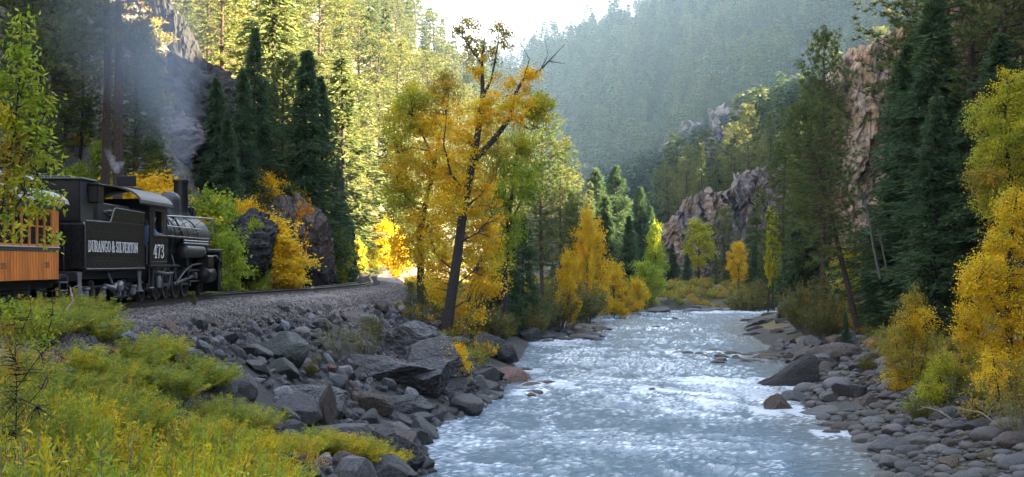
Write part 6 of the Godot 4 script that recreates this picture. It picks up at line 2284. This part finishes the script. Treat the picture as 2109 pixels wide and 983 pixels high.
func build_coach() -> void:
	D0 = 24.0
	var t := thing("passenger_coach", "orange wooden passenger coach with dark windows and curved grey roof", "railway coach", Vector3(look(TX, 26), RAIL, -24))
	var L0 := 17.0
	var L1 := 31.0
	var mb := MB.new()
	slab(mb, -1.16, 1.16, 1.0, 2.65, L0 + .05, L1 - .05, .01)
	part("interior", mb, M.inside, t)
	mb = MB.new()
	for s in [-1.0, 1.0]:
		slab(mb, 1.165 * s, 1.2 * s, .82, 1.5, L0, L1, .008)
		slab(mb, 1.165 * s, 1.2 * s, 2.46, 2.52, L0, L1, .006)
	slab(mb, -1.2, 1.2, .82, 1.5, L1 - .04, L1, .008)
	slab(mb, -1.2, -.45, 1.5, 2.55, L1 - .04, L1, .008); slab(mb, .45, 1.2, 1.5, 2.55, L1 - .04, L1, .008)
	var body := part("body", mb, M.orange, t)
	mb = MB.new()
	for s in [-1.0, 1.0]:
		slab(mb, 1.165 * s, 1.215 * s, 1.5, 1.585, L0, L1, .006)
		slab(mb, 1.15 * s, 1.24 * s, 2.52, 2.70, L0 - .05, L1 + .05, .02)
	part("belt_rail", mb, M.coach_dark, body)
	mb = MB.new()
	for s in [-1.0, 1.0]:
		slab(mb, 1.2 * s, 1.232 * s, 1.585, 1.61, L0, L1, .004)
	part("window_sill", mb, M.cream, body)
	# window posts, sashes and panes
	var post := MB.new()
	post.box(Vector3.ZERO, Vector3(.04, .86, .10), .008)
	var post_m := post.mesh()
	var pane := MB.new()
	pane.box(Vector3.ZERO, Vector3(.01, .86, .36), .001)
	var pane_m := pane.mesh()
	var sash := MB.new()
	sash.box(Vector3(0, .05, 0), Vector3(.022, .04, .36), .005)
	sash.box(Vector3(0, .40, 0), Vector3(.022, .05, .36), .005); sash.box(Vector3(0, -.4, 0), Vector3(.022, .05, .36), .005)
	var sash_m := sash.mesh()
	for s in [-1.0, 1.0]:
		var d := L1 - .36
		var mb2 := MB.new()
		slab(mb2, 1.165 * s, 1.2 * s, 1.6, 2.47, L1 - .42, L1 - .002, .006)
		part("corner_post", mb2, M.orange, body)
		while d > L0 + .5:
			put("window_post", post_m, M.orange, body, P(1.182 * s, 2.035, d - .11))
			var w := put("window", sash_m, M.orange, t, P(1.174 * s, 2.035, d - .11 - .24))
			put("pane", pane_m, M.glass, w)
			d -= .47
	# roofs
	mb = MB.new()
	var arc := PackedVector2Array()
	for k in 13:
		var a := PI * k / 12.0
		arc.append(Vector2(cos(a) * 1.3, 2.68 + sin(a) * .42))
	mb.prism(arc, P(0, 0, L0 - .4), Vector3.RIGHT, Vector3.UP, Vector3(0, 0, -(L1 - L0 + .85)))
	var roof := part("roof", mb, M.coach_roof, t)
	mb = MB.new()
	slab(mb, -.62, .62, 3.0, 3.26, L0, L1 - .35, .01)
	var cl := part("clerestory", mb, M.orange, t)
	mb = MB.new()
	arc = PackedVector2Array()
	for k in 13:
		var a := PI * k / 12.0
		arc.append(Vector2(cos(a) * .72, 3.24 + sin(a) * .16))
	mb.prism(arc, P(0, 0, L0 - .1), Vector3.RIGHT, Vector3.UP, Vector3(0, 0, -(L1 - L0 - .1)))
	part("roof", mb, M.coach_roof, cl)
	mb = MB.new()
	for k in 10:
		var y := L0 + .8 + k * 1.3
		slab(mb, .62, .63, 3.06, 3.22, y, y + .5, .002); slab(mb, -.63, -.62, 3.06, 3.22, y, y + .5, .002)
	part("clerestory_window", mb, M.glass, cl)
	# end platform, steps, trucks
	mb = MB.new()
	slab(mb, -1.1, 1.1, .84, .94, L1, L1 + .8, .01)
	slab(mb, -1.0, 1.0, .6, .82, L0 + .2, L1 + .7, .02)
	part("underframe", mb, M.soot, t)
	mb = MB.new()
	for s in [-1.0, 1.0]:
		mb.tube([P(1.05 * s, .94, L1 + .72), P(1.05 * s, 1.75, L1 + .72), P(.4 * s, 1.75, L1 + .75)], [.02, .02, .02], 6)
		mb.tube([P(1.1 * s, .94, L1 + .1), P(1.1 * s, 2.6, L1 + .1)], [.018, .018], 6)
		mb.tube([P(.4 * s, .94, L1 + .75), P(.4 * s, 1.75, L1 + .75)], [.02, .02], 6)
	part("platform_railing", mb, M.black, t)
	mb = MB.new()
	for k in 3:
		slab(mb, .92, 1.2, .72 - k * .2, .75 - k * .2, L1 + .1, L1 + .65, .006)
	slab(mb, 1.16, 1.19, .3, .9, L1 + .08, L1 + .11); slab(mb, 1.16, 1.19, .3, .9, L1 + .64, L1 + .67)
	part("platform_step", mb, M.rod, t)
	var ms := wheel_mesh(.34, 0)
	for c in [19.6, 28.9]:
		mb = MB.new()
		for s in [-1.0, 1.0]:
			slab(mb, .86 * s, .94 * s, .5, .62, c - 1.0, c + 1.0, .02); slab(mb, .84 * s, .96 * s, .25, .7, c - .12, c + .12, .02); slab(mb, .86 * s, .94 * s, .2, .26, c - .6, c + .6, .02)
			for k in [-.72, .72]:
				mb.box(P(.95 * s, .36, c + k), Vector3(.14, .24, .22), .04)
		part("truck", mb, M.soot, t)
		for s in [-1.0, 1.0]:
			for k in [-.72, .72]:
				add_wheel(ms, .52 * s, .34, c + k, t)
	lettering("coach_number", "335", .13, .3, P(1.203, 1.17, 30.2), M.coach_dark, t)
	lettering("coach_number", "335", .13, .3, P(1.203, 1.15, 27.6), M.coach_dark, t)

# ---------------------------------------------------------------- the engineer at the cab window
func capsule(p: Vector3, a: Vector3, b: Vector3, ra: float, rb: float) -> float:
	var ab := b - a
	var h := clampf((p - a).dot(ab) / maxf(ab.length_squared(), 1e-9), 0, 1)
	return p.distance_to(a + ab * h) - lerpf(ra, rb, h)

func body_mesh(bones: Array, lo: Vector3, hi: Vector3, cell: float, blend: float, mb: MB) -> void:
	# bones: [a, b, ra, rb, colour]; the joined field is meshed as surface nets
	var n := Vector3i(((hi - lo) / cell).ceil()) + Vector3i.ONE
	var f := PackedFloat32Array()
	f.resize(n.x * n.y * n.z)
	for z in n.z:
		for y in n.y:
			for x in n.x:
				var p := lo + Vector3(x, y, z) * cell
				var d := 1e9
				for b in bones:
					var e := capsule(p, b[0], b[1], b[2], b[3])
					var h := maxf(blend - absf(d - e), 0.0) / blend
					d = minf(d, e) - h * h * blend * .25
				f[(z * n.y + y) * n.x + x] = d
	var vid := {}
	var vs := []
	var ix := func(x: int, y: int, z: int) -> int: return (z * n.y + y) * n.x + x
	for z in n.z - 1:
		for y in n.y - 1:
			for x in n.x - 1:
				var sum := Vector3.ZERO
				var c := 0
				for e in 12:
					var ax := e / 4
					var u := e % 2
					var w := (e / 2) % 2
					var a := Vector3i.ZERO
					a[(ax + 1) % 3] = u
					a[(ax + 2) % 3] = w
					var b := a
					b[ax] = 1
					var fa: float = f[ix.call(x + a.x, y + a.y, z + a.z)]
					var fb: float = f[ix.call(x + b.x, y + b.y, z + b.z)]
					if (fa < 0.0) != (fb < 0.0):
						sum += Vector3(a).lerp(Vector3(b), fa / (fa - fb))
						c += 1
				if c:
					vid[ix.call(x, y, z)] = vs.size()
					vs.append(lo + (Vector3(x, y, z) + sum / c) * cell)
	var nrm := []
	var cols := []
	for p in vs:
		var g := Vector3.ZERO
		var best := 1e9
		var col := Color.WHITE
		for k in 3:
			var e := Vector3.ZERO
			e[k] = cell * .5
			var d1 := 1e9
			var d0 := 1e9
			for b in bones:
				d1 = minf(d1, capsule(p + e, b[0], b[1], b[2], b[3]))
				d0 = minf(d0, capsule(p - e, b[0], b[1], b[2], b[3]))
			g[k] = d1 - d0
		for b in bones:
			var d := capsule(p, b[0], b[1], b[2], b[3])
			if d < best:
				best = d
				col = b[4]
		nrm.append(g.normalized())
		cols.append(col)
	for z in range(1, n.z - 1):
		for y in range(1, n.y - 1):
			for x in range(1, n.x - 1):
				var f0: float = f[ix.call(x, y, z)]
				for ax in 3:
					var s := Vector3i.ZERO
					s[ax] = 1
					var f1: float = f[ix.call(x + s.x, y + s.y, z + s.z)]
					if (f0 < 0.0) == (f1 < 0.0):
						continue
					var u := Vector3i.ZERO
					u[(ax + 1) % 3] = -1
					var w := Vector3i.ZERO
					w[(ax + 2) % 3] = -1
					var q := []
					for o in [Vector3i.ZERO, u, u + w, w]:
						q.append(vid.get(ix.call(x + o.x, y + o.y, z + o.z), -1))
					if q.has(-1):
						continue
					mb.col = cols[q[0]]
					mb.trin(vs[q[0]], vs[q[1]], vs[q[2]], nrm[q[0]], nrm[q[1]], nrm[q[2]])
					mb.trin(vs[q[0]], vs[q[2]], vs[q[3]], nrm[q[0]], nrm[q[2]], nrm[q[3]])

func build_person() -> void:
	D0 = 39.6
	var t := thing("person", "person in a blue work shirt and dark cap leaning at the cab window", "person", Vector3(look(TX, 44), RAIL, -39.6))
	var shirt := Color(.05, .13, .30)
	var skin := Color(.42, .24, .17)
	var jeans := Color(.03, .04, .07)
	var boot := Color(.02, .018, .016)
	var hip := P(.62, 1.72, 39.45)
	var chest := P(.84, 2.2, 39.72)
	var neck := P(.93, 2.42, 39.8)
	var b := [
		[hip + Vector3(-.09, 0, 0), hip + Vector3(.09, 0, 0), .13, .13, jeans],
		[hip, chest, .15, .17, shirt], [chest + Vector3(-.12, .06, 0), chest + Vector3(.1, .06, 0), .11, .11, shirt],
		[chest + Vector3(.02, .1, 0), neck, .075, .055, skin],
		[P(.72, 2.28, 39.68), P(.62, 2.02, 39.95), .065, .05, shirt], [P(.62, 2.02, 39.95), P(.66, 1.98, 40.2), .045, .033, shirt],
		[P(.97, 2.3, 39.72), P(1.14, 2.1, 39.72), .065, .052, shirt], [P(1.14, 2.13, 39.72), P(1.13, 2.13, 40.0), .048, .035, shirt],
		[hip + Vector3(-.1, 0, 0), P(.52, 1.7, 39.88), .09, .075, jeans], [P(.52, 1.7, 39.88), P(.52, 1.28, 39.95), .07, .05, jeans], [P(.52, 1.24, 39.93), P(.52, 1.21, 40.12), .05, .04, boot],
		[hip + Vector3(.1, 0, 0), P(.74, 1.7, 39.9), .09, .075, jeans], [P(.74, 1.7, 39.9), P(.76, 1.28, 39.97), .07, .05, jeans], [P(.76, 1.24, 39.95), P(.76, 1.21, 40.14), .05, .04, boot],
	]
	var mb := MB.new()
	body_mesh(b, P(.34, 1.12, 40.35), P(1.28, 2.5, 39.2), .024, .07, mb)
	# head, turned down the line
	var c := neck + Vector3(.03, .17, -.02)
	var fw := Vector3(.35, -.12, -1).normalized()
	var rt := fw.cross(Vector3.UP).normalized()
	var up := rt.cross(fw)
	var hb := [
		[c + up * .03 - fw * .02, c + up * .03 + fw * .02, .095, .09, skin], [c - up * .05 + fw * .04, c - up * .085 + fw * .055, .062, .045, skin], [c - up * .1, neck - Vector3(0, .03, 0), .055, .06, skin],
		[c + fw * .1 + up * .01, c + fw * .122 - up * .025, .012, .018, skin], [c + rt * .092, c + rt * .096 - up * .03, .012, .012, skin], [c - rt * .092, c - rt * .096 - up * .03, .012, .012, skin],
		[c + fw * .096 - up * .06 - rt * .02, c + fw * .096 - up * .06 + rt * .02, .010, .010, Color(.3, .12, .1)],
		[c + fw * .088 + up * .022 + rt * .035, c + fw * .09 + up * .022 + rt * .035, .012, .012, Color(.03, .02, .02)], [c + fw * .088 + up * .022 - rt * .035, c + fw * .09 + up * .022 - rt * .035, .012, .012, Color(.03, .02, .02)],
		[c - fw * .05, c - fw * .06 - up * .06, .075, .06, Color(.05, .04, .035)],
	]
	body_mesh(hb, c - Vector3(.17, .22, .17), c + Vector3(.17, .17, .17), .0085, .02, mb)
	# hand on the sill: palm, four fingers and a thumb
	var h := P(1.13, 2.135, 40.02)
	var q := [[h, h + Vector3(0, -.004, -.07), .026, .03, skin], [P(1.13, 2.13, 39.95), h, .03, .026, skin]]
	for k in 4:
		var o := h + Vector3(-.03 + k * .02, 0, -.075)
		var l: float = [.032, .04, .043, .036][k]
		q.append([o, o + Vector3(0, -.004, -l), .0095, .009, skin])
		q.append([o + Vector3(0, -.004, -l), o + Vector3(0, -.025, -l * 1.55), .009, .0075, skin])
	q.append([h + Vector3(-.02, 0, -.02), h + Vector3(-.05, -.01, -.05), .012, .01, skin])
	q.append([h + Vector3(-.05, -.01, -.05), h + Vector3(-.056, -.02, -.08), .01, .008, skin])
	body_mesh(q, h - Vector3(.08, .06, .17), h + Vector3(.06, .05, .1), .006, .008, mb)
	part("body", mb, M.person, t)
	mb = MB.new()
	mb.lathe(c + up * .065, (up - fw * .1).normalized(), [Vector2(.104, 0), Vector2(.11, .03), Vector2(.1, .065), Vector2(.07, .085), Vector2(0, .09)], 20)
	mb.box(c + up * .07 + fw * .13, Vector3(.15, .012, .1), .005, Basis(rt, up, -fw))
	part("cap", mb, M.soot, t)

func build_smoke() -> void:
	rng.seed = 8100
	var line := [[375, 366, 47, .2, .75], [376, 340, 47, .3, .6], [376, 310, 47, .42, .5], [373, 280, 47, .52, .42], [368, 250, 47.2, .62, .34], [360, 220, 47.4, .75, .28], [350, 190, 47.6, .9, .22], [341, 160, 48, 1.05, .18], [330, 130, 48, 1.25, .15], [318, 95, 48.5, 1.45, .13], [305, 60, 49, 1.7, .11], [292, 20, 49, 1.9, .09], [280, -25, 49, 2.2, .08], [240, 10, 48, 1.8, .06], [200, -10, 47, 2.0, .05]]
	var root := thing("smoke_plume", "thin blue grey smoke drifting up from the smokestack", "smoke", at(375, 366, 47))
	for e in line:
		for k in 2:
			var f := FogVolume.new()
			f.name = "smoke_puff"
			f.shape = RenderingServer.FOG_VOLUME_SHAPE_ELLIPSOID
			var r: float = e[3] * rnd(.85, 1.25) * (1.0 if e[1] > 300 else 1.25)
			f.size = Vector3(2.0 * r, 2.0 * r * rnd(1.2, 1.7), 2.0 * r)
			var m := FogMaterial.new()
			m.density = e[4] * rnd(.07, .14) * (.7 if e[1] < 180 else 1.0)
			m.albedo = Color(.86, .93, 1.0)
			f.material = m
			root.add_child(f, true)
			f.position = at(e[0], e[1], e[2]) - root.position + Vector3(rnd(-.4, .4), rnd(-.2, .2), rnd(-.4, .4)) * r * (1.0 if k == 1 else .3)
	var s := thing("steam_puff", "small white steam puff over the tender's coal bunker", "steam", at(235, 345, 40))
	for e in [[228, 325, .13, .5], [231, 334, .12, .7], [236, 342, .15, .7], [246, 340, .13, .6], [222, 318, .10, .5], [226, 312, .08, .5], [240, 350, .12, .9], [252, 337, .09, .6], [233, 326, .09, .6], [218, 310, .08, .4]]:
		var f := FogVolume.new()
		f.name = "steam_wisp"
		f.shape = RenderingServer.FOG_VOLUME_SHAPE_ELLIPSOID
		f.size = Vector3.ONE * 2.0 * e[2]
		var m := FogMaterial.new()
		m.density = e[3] * 1.1
		m.albedo = Color(.97, .97, .98)
		f.material = m
		s.add_child(f, true)
		f.position = at(e[0], e[1], 40) - s.position

func build_haze() -> void:
	# the blue air that fills the far valley
	var f := FogVolume.new()
	f.name = "valley_haze"
	f.shape = RenderingServer.FOG_VOLUME_SHAPE_BOX
	f.size = Vector3(900, 420, 640)
	var m := FogMaterial.new()
	m.density = 0.00022
	m.albedo = Color(.66, .80, 1.0)
	f.material = m
	f.set_meta("kind", "stuff")
	add_child(f)
	f.position = Vector3(100, 150, -620)
